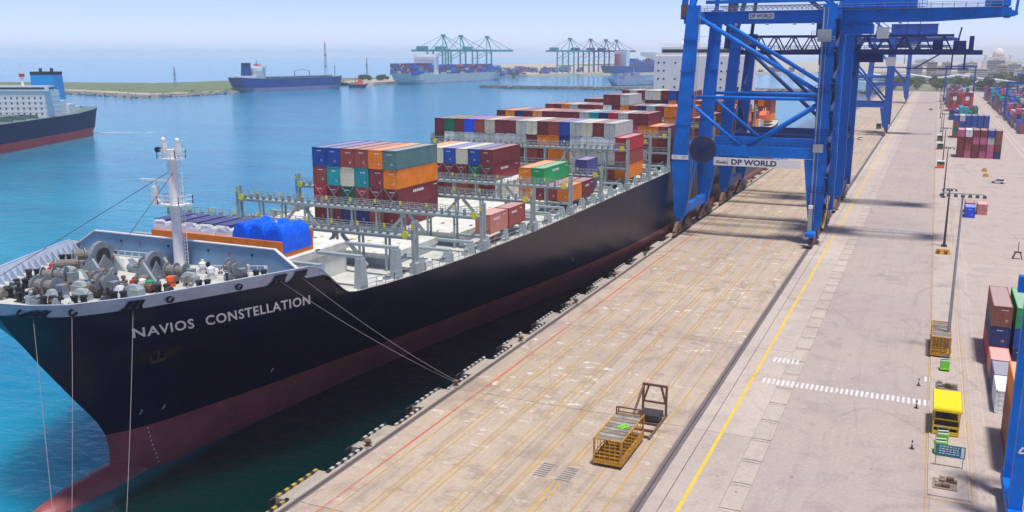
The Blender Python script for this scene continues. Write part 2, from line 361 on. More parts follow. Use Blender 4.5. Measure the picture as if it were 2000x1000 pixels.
# ---------------------------------------------------------------- the setting
WZ = -3.2
QX = -53.4
mb = MB(); NR = 96; RAD = 11500.0
ring = [(RAD*math.cos(2*math.pi*i/NR), RAD*math.sin(2*math.pi*i/NR), WZ) for i in range(NR)]
mb.add(ring, [tuple(range(NR))]); tag(mb.build('water', M['water']), 'turquoise harbour water with painted dark shade between ship and quay', None, kind='structure')
# quay body: wall face and bed under the slabs
mb = MB(); mb.box(QX, -15.2, 0, 1150, -9, -0.06); mb.box(-15.2, 700, 0, 1150, -2, -0.06)
quay = mb.build('quay', M['concrete']); tag(quay, 'concrete container quay with slabs, rails and painted lanes', kind='structure')
# apron slabs between the kerb zone and the landside rail, gaps show the dark bed
def slabs(name, x0, x1, y0, y1, step, m, gap=0.09, zt=0.0):
    y = y0
    base = None
    while y < y1 - 1:
        L = min(step, y1 - y)
        if base is None or abs(L-step) > 1e-6:
            mb = MB(); mb.box(x0, x1, gap/2, L-gap/2, zt-0.055, zt); o = mb.build(name, m, quay)
            o.location = (0, y, 0)
            if base is None: base = o
        else:
            inst(base, name, (0, y, 0), quay)
        y += step
slabs('apron_slab', -51.95, -37.1, 32.6, 1148, 33.1, M['apron'])
slabs('apron_slab', -37.03, -22.75, 32.6, 1148, 33.1, M['apron'])
slabs('rail_slab', -21.72, -15.15, 32.6, 1148, 33.1, M['slab_light'], gap=0.06)
slabs('cope_slab', QX, -52.65, 28.5, 500, 11.5, M['concrete'], gap=0.06, zt=0.02)
mb = MB(); mb.box(-13.05, 3.0, 0, 1149, -0.05, 0.0); o = mb.build('road', M['road']); tag(o, 'grey roadway running beside the quay apron', kind='structure')
mb = MB(); mb.box(3.06, 700, 0, 1149, -0.05, -0.004); o = mb.build('yard', M['yard']); tag(o, 'container yard paving beyond the roadway', kind='structure')
# drainage strip of pale cover slabs with small dark gratings between
mb = MB(); mb.box(-15.1, -13.1, 0, 5.1, -0.05, 0.015); base = mb.build('drain_slab', M['slab_light'], quay); base.location = (0, 34, 0)
mb = MB(); mb.box(-15.0, -13.2, 5.2, 5.75, -0.05, 0.0); mb.box(-14.6, -13.7, 5.3, 5.65, 0.0, 0.03, 1); gr = mb.build('drain_grating', [M['road'], M['slab_light']], quay); gr.location = (0, 34, 0)
for k in range(1, 60):
    inst(base, 'drain_slab', (0, 34+k*5.9, 0), quay); inst(gr, 'drain_grating', (0, 34+k*5.9, 0), quay)
mb = MB(); mb.box(-15.1, -13.1, 388, 1148, -0.05, 0.012); mb.build('drain_strip', M['slab_light'], quay)
# crane rails: steel rail in a dark asphalt groove
for x, wd in ((-52.3, 0.62), (-22.2, 0.94)):
    mb = MB(); mb.box(x-wd/2+0.02, x+wd/2-0.02, 0, 1148, -0.05, -0.012); mb.build('rail_groove', M['asphaltstrip'], quay)
    mb = MB(); mb.box(x-0.06, x+0.06, 0, 1148, -0.012, 0.05); mb.build('crane_rail', M['steelrail'], quay)
# painted lines
def line(name, x0, x1, y0, y1, m, z=0.004):
    mb = MB(); mb.add([(x0,y0,z),(x1,y0,z),(x1,y1,z),(x0,y1,z)], [(0,1,2,3)]); return mb.build(name, m, quay)
line('red_line', -49.45, -49.15, 40, 700, M['p_red'])
line('yellow_line', -18.72, -18.38, 40, 1140, M['p_yellow'])
for x in (-48.2, -45.6, -44.9, -42.0, -41.35, -38.6, -37.9, -35.0, -34.4, -31.3, -30.7, -27.6, -24.9):
    line('lane_line', x-0.1, x+0.1, 40, 640, M['p_yellow_worn'])
for y0, mm, k0, nn in ((117.3, M['p_white'], 0, 34), (126.6, M['p_white_worn'], 0, 34), (235.8, M['p_white'], 0, 34)):
    for k in range(nn):
        x = -17.2 + k*0.605
        z = 0.019 if -15.3 < x < -12.9 else 0.005
        line('crossing_bar', x, x+0.3, y0, y0+2.0, mm if not (mm is M['p_white_worn'] and (k < 6 or k > 31)) else M['p_white'], z)
for x in (36.2, 38.4): line('lane_line', x-0.1, x+0.1, 150, 1140, M['p_white'], 0.002)
line('lane_line', 2.55, 2.7, 40, 900, M['p_yellow_worn'])
for yy in (196.0, 203.5): line('yard_strip', 9.5, 60, yy, yy+2.5, M['slab_light'], 0.003)
# expansion joint in the road and rail-side hairline duct
line('cable_duct', -20.3, -20.2, 40, 900, M['asphaltstrip'], 0.006)
# kerb blocks along the jagged quay edge, fender platforms stand out over the water
mb = MB(); mb.box(-0.15, 0.15, -0.28, 0.28, 0.0, 0.26)
KB = {}
for nm in ('dark', 'white', 'yellow'):
    KB[nm] = None
def kerb(x, y, nm, rz=0.0):
    mm = {'dark': M['dark'], 'white': M['kerbwhite'], 'yellow': M['kerbyellow']}[nm]
    if KB[nm] is None:
        b2 = MB(); b2.v = list(mb.v); b2.f = list(mb.f); b2.m = list(mb.m)
        KB[nm] = b2.build('kerb_block', mm, quay, local=True); o = KB[nm]
    else: o = inst(KB[nm], 'kerb_block', (0,0,0), quay)
    o.location = (x, y, 0.02); o.rotation_euler = (0, 0, rz)
BOLY = (40.0, 45.0, 57.5, 79.1, 99.7, 120.5, 144.0, 165.0, 186.0, 290.0, 311.0)
y = 46.0; i = 0
while y < 178:
    ph = (y - 46.0) % 13.0
    out = ph > 6.5
    x = (QX - 1.05) if out else (QX + 0.22)
    alt = 'yellow' if (y < 78 and out) or (y < 70) else 'white'
    if all(abs(y - yb) > 0.95 for yb in BOLY): kerb(x, y, 'dark' if i % 2 else alt)
    y += 0.58; i += 1
mb2 = MB(); mb2.box(-1.25, -0.02, -3.35, 3.35, -1.6, 0.02); pl = None
for k in range(28):
    yy = 46.0 + 13.0*k + 9.75
    if pl is None: pl = mb2.build('fender_platform', M['concrete'], quay, local=True); o = pl
    else: o = inst(pl, 'fender_platform', (0,0,0), quay)
    o.location = (QX, yy, 0)
    for dy in (-2.2, 2.2):
        f = MB(); f.tube((-2.05, dy, -1.7), (-1.2, dy, -1.7), 0.55, 10); f.box(-2.3, -2.05, dy-0.9, dy+0.9, -2.9, -0.6)
        if k < 14: f.build('fender', M['plastic_dark'], o, local=True)
# bollards (things of their own)
bol = None
for k, yy in enumerate(BOLY):
    if bol is None:
        f = MB(); f.lathe([(0.42,0),(0.4,0.1),(0.24,0.16),(0.22,0.5),(0.36,0.62),(0.38,0.74),(0.28,0.82)], (0,0,0), 12); f.tube((-0.5,0,0.5),(0.5,0,0.5),0.1,8)
        bol = f.build('bollard', M['rustmetal'], smooth=False); o = bol
        tag(o, 'rusty cast mooring bollard on the quay edge', 'bollard', 'mooring bollards along the quay edge')
        p = MB(); p.box(-0.6,0.6,-0.6,0.6,0.0,0.06); p.build('base_plate', M['concrete'], o, local=True)
    else: o = copy_tree(bol)
    o.location = (QX + 0.42, yy, 0.03)
    if 99 < yy < 101: o['label'] = 'rusty bollard on the quay edge holding two taut mooring lines'; 
# ---------------------------------------------------------------- the moored container ship
SCX = -77.8; HB = 22.8
NAME_P0 = (64.2, 14.55); NAME_P1 = (81.5, 14.66)
LEV = [(-9.0, 67.0, [(0,0),(3,1.0),(12,2.0),(30,3.4),(60,7.5),(90,13.0),(120,18.0),(150,21.8),(175,22.8)]),
       (-3.2, 66.4, [(0,0),(2,1.2),(6,2.5),(15,3.4),(25,4.4),(40,6.0),(64,9.9),(79,12.6),(100,16.4),(125,20.2),(150,22.4),(165,22.8)]),
       (2.0, 66.3, [(0,0),(2,1.4),(6,2.8),(16,5.2),(25,7.0),(40,9.9),(64,14.0),(79,16.6),(100,19.6),(125,22.0),(145,22.8)]),
       (8.0, 62.3, [(0,0),(2,2.0),(8,5.2),(18,9.0),(29,12.3),(44,15.8),(68,19.6),(83,21.2),(103,22.4),(123,22.8)]),
       (14.0, 58.2, [(0,0),(2,3.6),(8,8.6),(15,12.2),(24,15.9),(33,18.6),(48,21.0),(72,22.5),(92,22.8)]),
       (18.4, 55.6, [(0,0),(0.7,3.6),(2.5,6.9),(7.5,10.6),(14.5,13.7),(22.5,16.9),(30,19.5),(39,21.4),(50,22.4),(64,22.8)]),
       (20.2, 54.6, [(0,0),(0.7,4.0),(2.5,7.4),(7.5,11.2),(14.5,14.3),(22.5,17.4),(30,19.9),(39,21.6),(50,22.5),(64,22.8)])]
def lerp_tab(tab, d):
    if d <= 0: return 0.0
    for (a, fa), (b_, fb) in zip(tab[:-1], tab[1:]):
        if d <= b_:
            t = (d-a)/(b_-a); return fa + (fb-fa)*t
    return tab[-1][1]
def lev_at(z):
    z = max(LEV[0][0], min(LEV[-1][0], z))
    for i in range(len(LEV)-1):
        if z <= LEV[i+1][0]:
            return i, (z-LEV[i][0])/(LEV[i+1][0]-LEV[i][0])
    return len(LEV)-2, 1.0
def stem_y(z):
    i, t = lev_at(z)
    p = [LEV[max(0, min(len(LEV)-1, k))][1] for k in (i-1, i, i+1, i+2)]
    return 0.5*((2*p[1])+(-p[0]+p[2])*t+(2*p[0]-5*p[1]+4*p[2]-p[3])*t*t+(-p[0]+3*p[1]-3*p[2]+p[3])*t**3)
def half(Y, z):
    i, t = lev_at(z); d = Y - stem_y(z)
    p = [lerp_tab(LEV[max(0, min(len(LEV)-1, k))][2], d) for k in (i-1, i, i+1, i+2)]
    v = 0.5*((2*p[1])+(-p[0]+p[2])*t+(2*p[0]-5*p[1]+4*p[2]-p[3])*t*t+(-p[0]+3*p[1]-3*p[2]+p[3])*t**3)
    v = max(0.0, min(HB, v))
    if Y > 360: v *= 1 - ((Y-360)/60)**2 * (0.35 + max(0, (6-z))*0.06)
    return v
def ztop(Y):
    if Y <= 79: return 19.5
    if Y >= 87.5: return 14.8
    t = (Y-79)/8.5; t = t*t*(3-2*t); return 19.5 + (14.8-19.5)*t
M['hull_scuff'] = mat('hull_scuff', (0.014, 0.01, 0.012), 0.6, var=0.4, scale=0.8)
ship = empty('container_ship', (SCX, 54, WZ), 0, 'huge black container ship with red waterline moored along the quay', 'container ship')
ZROW = [-9, -7, -5, -3.2, -1.5, 0.2, 2.0, 3.6, 5.2, 6.8, 8.4, 10, 11.6, 13.2, 14.8, 16.0, 17.2, 18.1, 19.0, 19.5]
YD = [0, .15, .4, .8, 1.4, 2.2, 3.2, 4.5, 6, 8, 10, 12, 14, 16, 18, 20, 22, 23.5, 25, 26, 27, 28, 29, 30, 31, 32, 33, 34, 36, 39, 43, 48, 54, 60, 67, 75, 84, 94, 105, 118, 132, 150, 170, 200, 235, 270, 300, 318, 335, 345]
mb = MB()
nY = len(YD); nZ = len(ZROW)
for sgn in (1, -1):
    base = len(mb.v)
    for z in ZROW:
        ys0 = stem_y(z)
        for d in YD:
            Y = ys0 + d if d < 100 else (ys0 + d if d < 300 else 54.5 + d + (ys0-54.5)*max(0, (345-d)/45))
            zt = ztop(Y)
            zz = min(z, zt)
            Y2 = Y
            if zz < z: Y2 = Y
            mb.v.append((SCX + sgn*half(Y2, zz), Y2, zz))
    for k in range(nZ-1):
        zc = (ZROW[k]+ZROW[k+1])/2
        mi = 0 if zc < 2.0 else (1 if zc < 18.1 else 2)
        for j in range(nY-1):
            a = base+k*nY+j; q = (a, a+1, a+nY+1, a+nY)
            zs = [mb.v[t][2] for t in q]
            if max(zs)-min(zs) < 0.02: continue
            mb.f.append(q if sgn > 0 else q[::-1]); mb.m.append(mi)
# transom
bt = [k*nY+nY-1 for k in range(15)]; off = nY*nZ
for k in range(14): mb.f.append((bt[k], bt[k]+off, bt[k+1]+off, bt[k+1])); mb.m.append(0 if ZROW[k] < 2 else 1)
hull = mb.build('hull', [M['hull_red'], M['hull_black'], M['strake']], ship, smooth=True)
from mathutils.bvhtree import BVHTree
HBVH = BVHTree.FromPolygons([Vector(v) for v in mb.v], mb.f)
def hull_x(Y, z):
    h = HBVH.ray_cast(Vector((-20, Y, z)), Vector((-1, 0, 0)))
    return h[0].x if h[0] is not None else SCX + half(Y, z)
# inside of the bulwark and its rail cap
for sgn in (1, -1):
    mb = MB(); prev = None
    for i in range(40):
        Y = 54.9 + i*(86.5-54.9)/39
        zt = ztop(Y); hb = half(Y, zt)
        p = (SCX+sgn*max(0, hb-0.18), Y+0.12, zt); zq = min(zt-0.3, 18.15); q = (SCX+sgn*max(0, half(Y+0.12, zq)-0.25), Y+0.12, zq); o_ = (SCX+sgn*(hb+0.12), Y, zt+0.05)
        if prev:
            mb.add([prev[0], p, q, prev[1]], [(0,1,2,3)]); mb.add([prev[2], o_, (p[0],p[1],p[2]+0.05), (prev[0][0],prev[0][1],prev[0][2]+0.05)], [(0,1,2,3)])
        prev = (p, q, o_)
    mb.build('bulwark', M['strake'], ship)
mb = MB()
for sgn in (1, -1):
    for i in range(22):
        Y = 58 + i*1.15; hb = half(Y, 18.3)
        x = SCX+sgn*(hb-0.35)
        mb = MB(); mb.prism([(x-sgn*0.0, 19.3), (x-sgn*0.15, 19.3), (x-sgn*1.3, 18.2), (x, 18.2)], 1, Y-0.05, Y+0.05)
        mb.build('bulwark_stay', M['strake'], ship)
# forecastle deck and main deck
def deck(name, y0, y1, z, inset, m, n=30):
    mb = MB(); vs = []; fs = []
    for i in range(n+1):
        Y = y0 + (y1-y0)*i/n; h = max(0.02, half(Y, z)-inset); vs += [(SCX-h, Y, z), (SCX+h, Y, z)]
    for i in range(n): fs.append((2*i, 2*i+1, 2*i+3, 2*i+2))
    mb.add(vs, fs); return mb.build(name, m, ship)
deck('forecastle_deck', 56.2, 82.0, 18.2, 0.15, M['deckgrey'])
deck('main_deck', 82.0, 398.0, 14.78, 0.03, M['deckgrey'], 60)
mb = MB(); h = half(82, 18)-0.3; h2 = half(82, 14.7)-0.3; mb.add([(SCX-h2,82.02,14.7),(SCX+h2,82.02,14.7),(SCX+h,82.02,18.19),(SCX-h,82.02,18.19)], [(0,1,2,3)]); mb.build('deck_break', M['shipgrey'], ship)
# bulbous bow
mb = MB(); vs = []; nn = 14; prof = [(53.6,0.05),(54.0,1.5),(55.2,2.7),(57.5,3.6),(61,4.1),(66,4.2),(70,3.6),(74,2.6)]
for Y, r in prof:
    for i in range(nn):
        t = 2*math.pi*i/nn; vs.append((SCX+math.cos(t)*r*0.62, Y, -5.5 - (66-Y)*0.06 + math.sin(t)*r*(0.98)))
fs = []
for k in range(len(prof)-1):
    for i in range(nn): fs.append((k*nn+i, (k+1)*nn+i, (k+1)*nn+(i+1)%nn, k*nn+(i+1)%nn))
fs.append(tuple(range(nn))); mb.add(vs, fs); mb.build('bulbous_bow', M['hull_red'], ship, smooth=True)
# name lettering wrapped on the flare
def wrap_text(txt, p0, p1, size, bold, off, m, name):
    vs, fs = text_geo(txt, 1.0, bold, 1.12)
    xs = [v[0] for v in vs]; x0, x1 = min(xs), max(xs)
    ysz = max(v[1] for v in vs)
    mb = MB(); out = []
    for x, y, _ in vs:
        t = (x-x0)/(x1-x0)
        Y = p0[0] + (p1[0]-p0[0])*t - y/ysz*size*0.62; z = p0[1] + (p1[1]-p0[1])*t + y/ysz*size
        e = 0.4; dxdz = (half(Y, z+e)-half(Y, z-e))/(2*e); dxdy = (half(Y+e, z)-half(Y-e, z))/(2*e)
        nrm = Vector((1, -dxdy, -dxdz)).normalized()
        out.append(Vector((hull_x(Y, z), Y, z)) + nrm*off)
    mb.add(out, fs); return mb.build(name, m, ship)
wrap_text('NAVIOS', NAME_P0, (69.3, 14.58), 1.28, 0.022, 0.07, M['letter'], 'name_lettering')
wrap_text('CONSTELLATION', (70.35, 14.6), NAME_P1, 1.28, 0.022, 0.07, M['letter'], 'name_lettering')
# chock openings in the white strake: black notches, panama chocks, anchor
def on_hull(Y, z, off=0.05):
    h = HBVH.ray_cast(Vector((-20, Y, z)), Vector((-1, 0, 0)))
    if h[0] is None: return Vector((SCX+half(Y, z)+off, Y, z))
    nn_ = h[1] if h[1].x > 0 else -h[1]
    return h[0] + nn_*off
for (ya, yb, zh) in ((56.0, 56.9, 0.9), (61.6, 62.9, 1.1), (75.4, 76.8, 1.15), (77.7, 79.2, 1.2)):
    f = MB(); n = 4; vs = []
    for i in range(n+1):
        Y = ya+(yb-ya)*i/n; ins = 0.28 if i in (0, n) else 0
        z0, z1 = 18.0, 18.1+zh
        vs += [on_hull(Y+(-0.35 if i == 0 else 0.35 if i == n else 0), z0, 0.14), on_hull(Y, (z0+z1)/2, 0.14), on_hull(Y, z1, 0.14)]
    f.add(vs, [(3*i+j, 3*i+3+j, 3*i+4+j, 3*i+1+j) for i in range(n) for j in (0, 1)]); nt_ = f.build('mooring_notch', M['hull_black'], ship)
    for t in (0.3, 0.7):
        Y = ya+(yb-ya)*t; r = MB(); r.tube(on_hull(Y, 18.5, 0.02), on_hull(Y, 18.5, 0.22), 0.2, 8); r.tube(on_hull(Y, 18.45, 0.1), on_hull(Y, 19.0, 0.1), 0.1, 8); r.build('roller', M['greasymetal'], nt_)
for Y in (55.9, 58.05, 65.2, 71.8):
    f = MB(); c = on_hull(Y, 18.75, 0.14)
    for i in range(10):
        a = 2*math.pi*i/10; b_ = 2*math.pi*(i+1)/10
        f.bar(c+Vector((0, 0.42*math.cos(a), 0.28*math.sin(a))), c+Vector((0, 0.42*math.cos(b_), 0.28*math.sin(b_))), 0.17)
    f.build('panama_chock', M['hull_black'], ship)
f = MB(); c = on_hull(67.6, 11.8, 0.2)
f.bar(c+Vector((0,0,0.7)), c+Vector((-0.3,0,-0.7)), 0.25); f.bar(c+Vector((-0.25,-0.9,-0.6)), c+Vector((-0.1,0.9,-0.6)), 0.3); f.bar(c+Vector((-0.25,-0.9,-0.6)), c+Vector((-0.1,-1.05,0.1)), 0.22); f.bar(c+Vector((-0.1,0.9,-0.6)), c+Vector((0.1,1.05,0.1)), 0.22)
f.build('anchor', M['anchorrust'], ship)
f = MB(); vs = []
for yy in (66.0, 67.1, 68.3, 69.6): vs += [on_hull(yy, 10.7, 0.05), on_hull(yy, 12.5, 0.05)]
f.add(vs, [(2*i, 2*i+2, 2*i+3, 2*i+1) for i in range(3)]); f.build('anchor_pocket', M['hull_scuff'], ship)
# faint white draught and thruster marks
for (Y, z) in ((69.2, 4.0), (85.0, 4.5), (154.4, 5.2), (71.6, 3.9)):
    f = MB(); c = on_hull(Y, z, 0.08)
    f.bar(c+Vector((0.03,-0.25,-0.22)), c+Vector((0.03,0.25,0.18)), 0.1); f.bar(c+Vector((0.03,0.0,0.2)), c+Vector((0.03,0.3,0.26)), 0.08)
    f.build('hull_mark', M['shipgrey'], ship)
for k in range(9):
    f = MB(); c = on_hull(70.2+k*0.12, 1.6-k*0.55, 0.09); f.bar(c, c+Vector((0,0.05,0.18)), 0.1, 0.05); f.build('draught_mark', M['letter'], ship)
# breakwater plate behind the forecastle
f = MB()
zt_ = 21.0; YB = 79.2
f.prism([(-91.2,18.2),(-64.0,18.2+0.0),(-60.2,18.3),(-64.2,zt_),(-91.2,zt_),(-94.8,18.9),(-94.8,18.2)], 1, YB, YB+0.16)
bw = f.build('breakwater', M['breakwall'], ship)
f = MB()
f.bar((-91.2,YB,zt_+0.05),(-64.2,YB,zt_+0.05),0.35,0.12); f.bar((-64.2,YB,zt_+0.05),(-60.1,YB,18.35),0.35,0.12); f.bar((-91.2,YB,zt_+0.05),(-94.9,YB,18.9),0.35,0.12)
f.build('edge_cap', M['white'], bw)
for i, x in enumerate((-87,-84,-79.6,-76.6,-73.6,-70.6,-67.4)):
    g_ = MB(); g_.tube((x,YB-0.05,20.1-(i%2)*0.1),(x,YB+0.02,20.1-(i%2)*0.1),0.16,8); g_.build('porthole', M['redpaint'] if i % 2 else M['dark'], bw)
for x in (-74.5,-71,-68,-65.5):
    g_ = MB(); g_.box(x-0.18,x+0.18,YB-0.2,YB-0.02,18.5,19.0); g_.build('deck_light', M['white'], bw)
for i in range(9):
    g_ = MB(); x = -90+i*3.2; g_.prism([(79.4,18.2),(79.4,20.9),(81.6,18.2)], 0, x, x+0.12); g_.build('stiffener', M['breakwall'], bw)
# foremast
MX, MY = -76.5, 77.6
f = MB(); f.tube((MX,MY,18.2),(MX,MY,25.6),0.62,12,r2=0.52); f.tube((MX,MY,25.6),(MX,MY,31.6),0.62,12,r2=0.5); f.tube((MX-0.5,MY-0.2,18.2),(MX,MY,24),0.16,8); f.tube((MX+0.55,MY-0.2,18.2),(MX+0.1,MY,24),0.16,8)
fm = f.build('foremast', M['white'], ship, smooth=False)
f = MB(); f.box(MX-1.5,MX+1.6,MY-1.1,MY+1.1,25.4,25.52); f.rail([(MX-1.5,MY-1.1,25.5),(MX+1.6,MY-1.1,25.5),(MX+1.6,MY+1.1,25.5),(MX-1.5,MY+1.1,25.5),(MX-1.5,MY-1.1,25.5)],1.0,0.035,0.8); f.bar((MX-1.5,MY-0.5,25.5),(MX-2.4,MY-0.5,26.2),0.2); f.box(MX-2.6,MX-2.0,MY-0.8,MY-0.2,25.3,27.4); f.build('platform', M['white'], fm)
f = MB(); f.tube((MX-2.3,MY-0.5,27.3),(MX-2.3,MY-0.5,28.0),0.15,8); f.box(MX-4.3,MX-0.3,MY-0.62,MY-0.38,28.0,28.22); f.build('radar_scanner', M['white'], fm)
f = MB(); f.box(MX-1.3,MX+1.3,MY-0.8,MY+0.8,30.5,30.62); f.rail([(MX-1.3,MY-0.8,30.6),(MX+1.3,MY-0.8,30.6),(MX+1.3,MY+0.8,30.6),(MX-1.3,MY+0.8,30.6),(MX-1.3,MY-0.8,30.6)],1.0,0.03,0.65)
for dx in (-1.0, 1.0): f.box(MX+dx-0.2,MX+dx+0.2,MY-0.3,MY+0.3,31.2,32.4); f.lathe([(0.1,0),(0.26,0.1),(0.26,0.35),(0.1,0.5)],(MX+dx,MY,32.4),8)
f.build('light_platform', M['white'], fm)
f = MB(); f.tube((MX-1.2,MY-0.9,31.6),(MX-1.2,MY-0.5,31.6),0.3,10); f.build('searchlight', M['dark'], fm)
f = MB()
for dx in (0.75, 1.15): f.tube((MX+dx,MY+0.2,18.2),(MX+dx,MY+0.2,31.2),0.035,5)
for i in range(32): f.bar((MX+0.75,MY+0.2,18.5+i*0.4),(MX+1.15,MY+0.2,18.5+i*0.4),0.04)
f.build('ladder', M['white'], fm)
f = MB(); f.tube((MX-0.4,MY-0.4,29),(-84,60,19.8),0.035,5); f.tube((MX+0.4,MY-0.4,29),(-71,60,19.8),0.035,5); f.build('stay_wire', M['greasymetal'], fm)
# windlasses and winches
def winch(x, y, rz, s=1.0, big=False):
    ca, sa = math.cos(rz), math.sin(rz)
    def P(a, b_, c): return (x + (a*ca-b_*sa)*s, y + (a*sa+b_*ca)*s, 18.2 + c*s)
    f = MB(); f.bar(P(-2,0,0.12),P(2,0,0.12),1.4*s,0.24*s)
    for a in (-2.0, -0.6, 0.9, 2.1): f.prism([(0,0)],1,0,0) if False else f.bar(P(a,0,0.1),P(a,0,1.5),0.18*s,1.0*s)
    f.bar(P(1.2,0,0.9),P(2.0,0,0.9),1.0*s,1.2*s)
    fr = f.build('winch', M['winchgrey'], ship)
    f = MB(); f.tube(P(-1.9,0,1.2),P(-0.7,0,1.2),0.75*s,12); f.tube(P(-0.5,0,1.2),P(0.8,0,1.2),0.7*s,12); f.build('rope_drum', M['ropecoil'], fr)
    f = MB()
    for a in (-2.0,-0.6,0.9): f.tube(P(a-0.06,0,1.2),P(a+0.06,0,1.2),1.12*s,16)
    f.build('drum_flange', M['winchgrey'] if not big else M['shipgrey'], fr)
def gear(x, y, s=1.0):
    f = MB(); f.tube((x-0.3*s,y,20.1),(x+0.3*s,y,20.1),1.9*s,20); f.prism([(y-2*s,18.2),(y+2*s,18.2),(y,20.3)],0,x+0.35*s,x+0.6*s); o = f.build('windlass', M['winchgrey'], ship)
    f = MB(); f.tube((x-0.42*s,y,20.1),(x+0.42*s,y,20.1),1.1*s,16); f.build('chain_wheel', M['greasymetal'], o)
    
    for dy in (-1.6, 1.3): f = MB(); f.prism([(x-1.8,18.2),(x+1.8,18.2),(x,20.4)],1,y+dy,y+dy+0.3); f.build('side_frame', M['shipgrey'], o)
gear(-82.5, 72.2, 0.85); gear(-74.6, 72.0, 0.65)
winch(-82.5, 66.5, 0.5, 0.8); winch(-86.0, 71.0, 0.9, 0.75); winch(-72.5, 73.5, 0.2, 0.75); winch(-77.0, 74.2, 0.0, 0.75); winch(-67.4, 76.6, -0.4, 0.8)
winch(-79.0, 62.6, 0.1, 0.85); winch(-88.0, 75.3, 1.0, 0.8); winch(-75.3, 66.2, -0.2, 0.85)
for (x, y) in ((-82,60.8),(-79.6,60.0),(-76,59.8),(-73.5,61.2),(-71.3,64.0),(-69.4,67.8),(-67.0,71.0),(-84.6,63.6),(-87.3,67.2),(-64.6,77.0),(-90.3,74.0)):
    f = MB()
    for d in (-0.45, 0.45): f.lathe([(0.3,0),(0.3,0.75),(0.38,0.8),(0.38,0.95)],(x+d*0.7,y+d*0.6,18.2),10)
    f.box(x-0.8,x+0.8,y-0.6,y+0.6,18.2,18.28); f.build('mooring_bitts', M['dark'], ship)
for (x, y, h_, mm) in ((-70.8,70.3,1.1,'orangepaint'),(-74.0,68.5,0.8,'redpaint'),(-73.1,68.7,0.9,'white'),(-72.2,68.9,0.8,'greenpaint'),(-88.6,70.8,0.7,'redpaint'),(-79.4,75.6,0.9,'redpaint'),(-72.0,76.4,1.2,'white'),(-69.2,74.6,1.3,'white')):
    f = MB(); f.lathe([(0.34,0),(0.34,h_*0.6),(0.46,h_*0.62),(0.42,h_),(0.15,h_+0.12)],(x,y,18.2),10); f.box(x-0.55,x+0.4,y-0.35,y+0.35,18.2,18.2+h_*0.35); f.build('deck_vent', M[mm], ship)
for (x, y) in ((-80.4,64.4),(-77.6,64.9),(-71.5,66.2),(-74.9,62.8),(-84.2,69.3),(-70.3,72.6)):
    f = MB(); f.box(x-0.9,x+0.9,y-0.5,y+0.5,18.2,18.9); f.frus((x-0.8,x+0.8,y-0.4,y+0.4),(x-0.5,x+0.5,y-0.3,y+0.3),18.9,19.3); f.build('deck_box', M['shipgrey'], ship)
random.seed(17)
for i in range(150):
    Y = random.uniform(59, 78); hw_ = half(Y, 18.3)-2.2; x = SCX+random.uniform(-hw_, hw_)
    if abs(x-MX) < 1.2 and abs(Y-MY) < 1.2: continue
    h_ = random.uniform(0.3, 1.3); w_ = random.uniform(0.15, 0.6); f = MB(); t_ = i % 4
    if t_ == 0: f.box(x-w_,x+w_,Y-w_*0.6,Y+w_*0.6,18.2,18.2+h_*0.7); f.tube((x,Y,18.2+h_*0.7),(x+0.2,Y,18.3+h_),w_*0.4,8)
    elif t_ == 1: f.tube((x-w_,Y,18.7),(x+w_,Y,18.7),0.45,10); f.box(x-w_,x+w_,Y-0.3,Y+0.3,18.2,18.5)
    elif t_ == 2: f.lathe([(w_*0.8,0),(w_*0.8,0.2),(w_*0.3,0.3),(w_*0.3,h_),(w_*0.6,h_+0.1),(w_*0.5,h_+0.35)],(x,Y,18.2),9)
    else: f.frus((x-w_*1.3,x+w_*1.3,Y-w_,Y+w_),(x-w_*0.4,x+w_*0.4,Y-w_*0.5,Y+w_*0.5),18.2,18.2+h_)
    f.build('deck_gear', M[['winchgrey','ropecoil','dark','shipgrey','winchgrey','rustmetal','greasymetal','white','shipgrey','winchgrey','dark','ropecoil','shipgrey','greasymetal','rustmetal','winchgrey'][i % 16]], ship)
f = MB(); f.rail([(-70.5,76.0,18.2),(-64.8,78.4,18.2)],1.1,0.035,0.9); f.rail([(-88,77.5,18.2),(-80,78.2,18.2)],1.1,0.035,0.9); f.build('guard_rail', M['white'], ship)
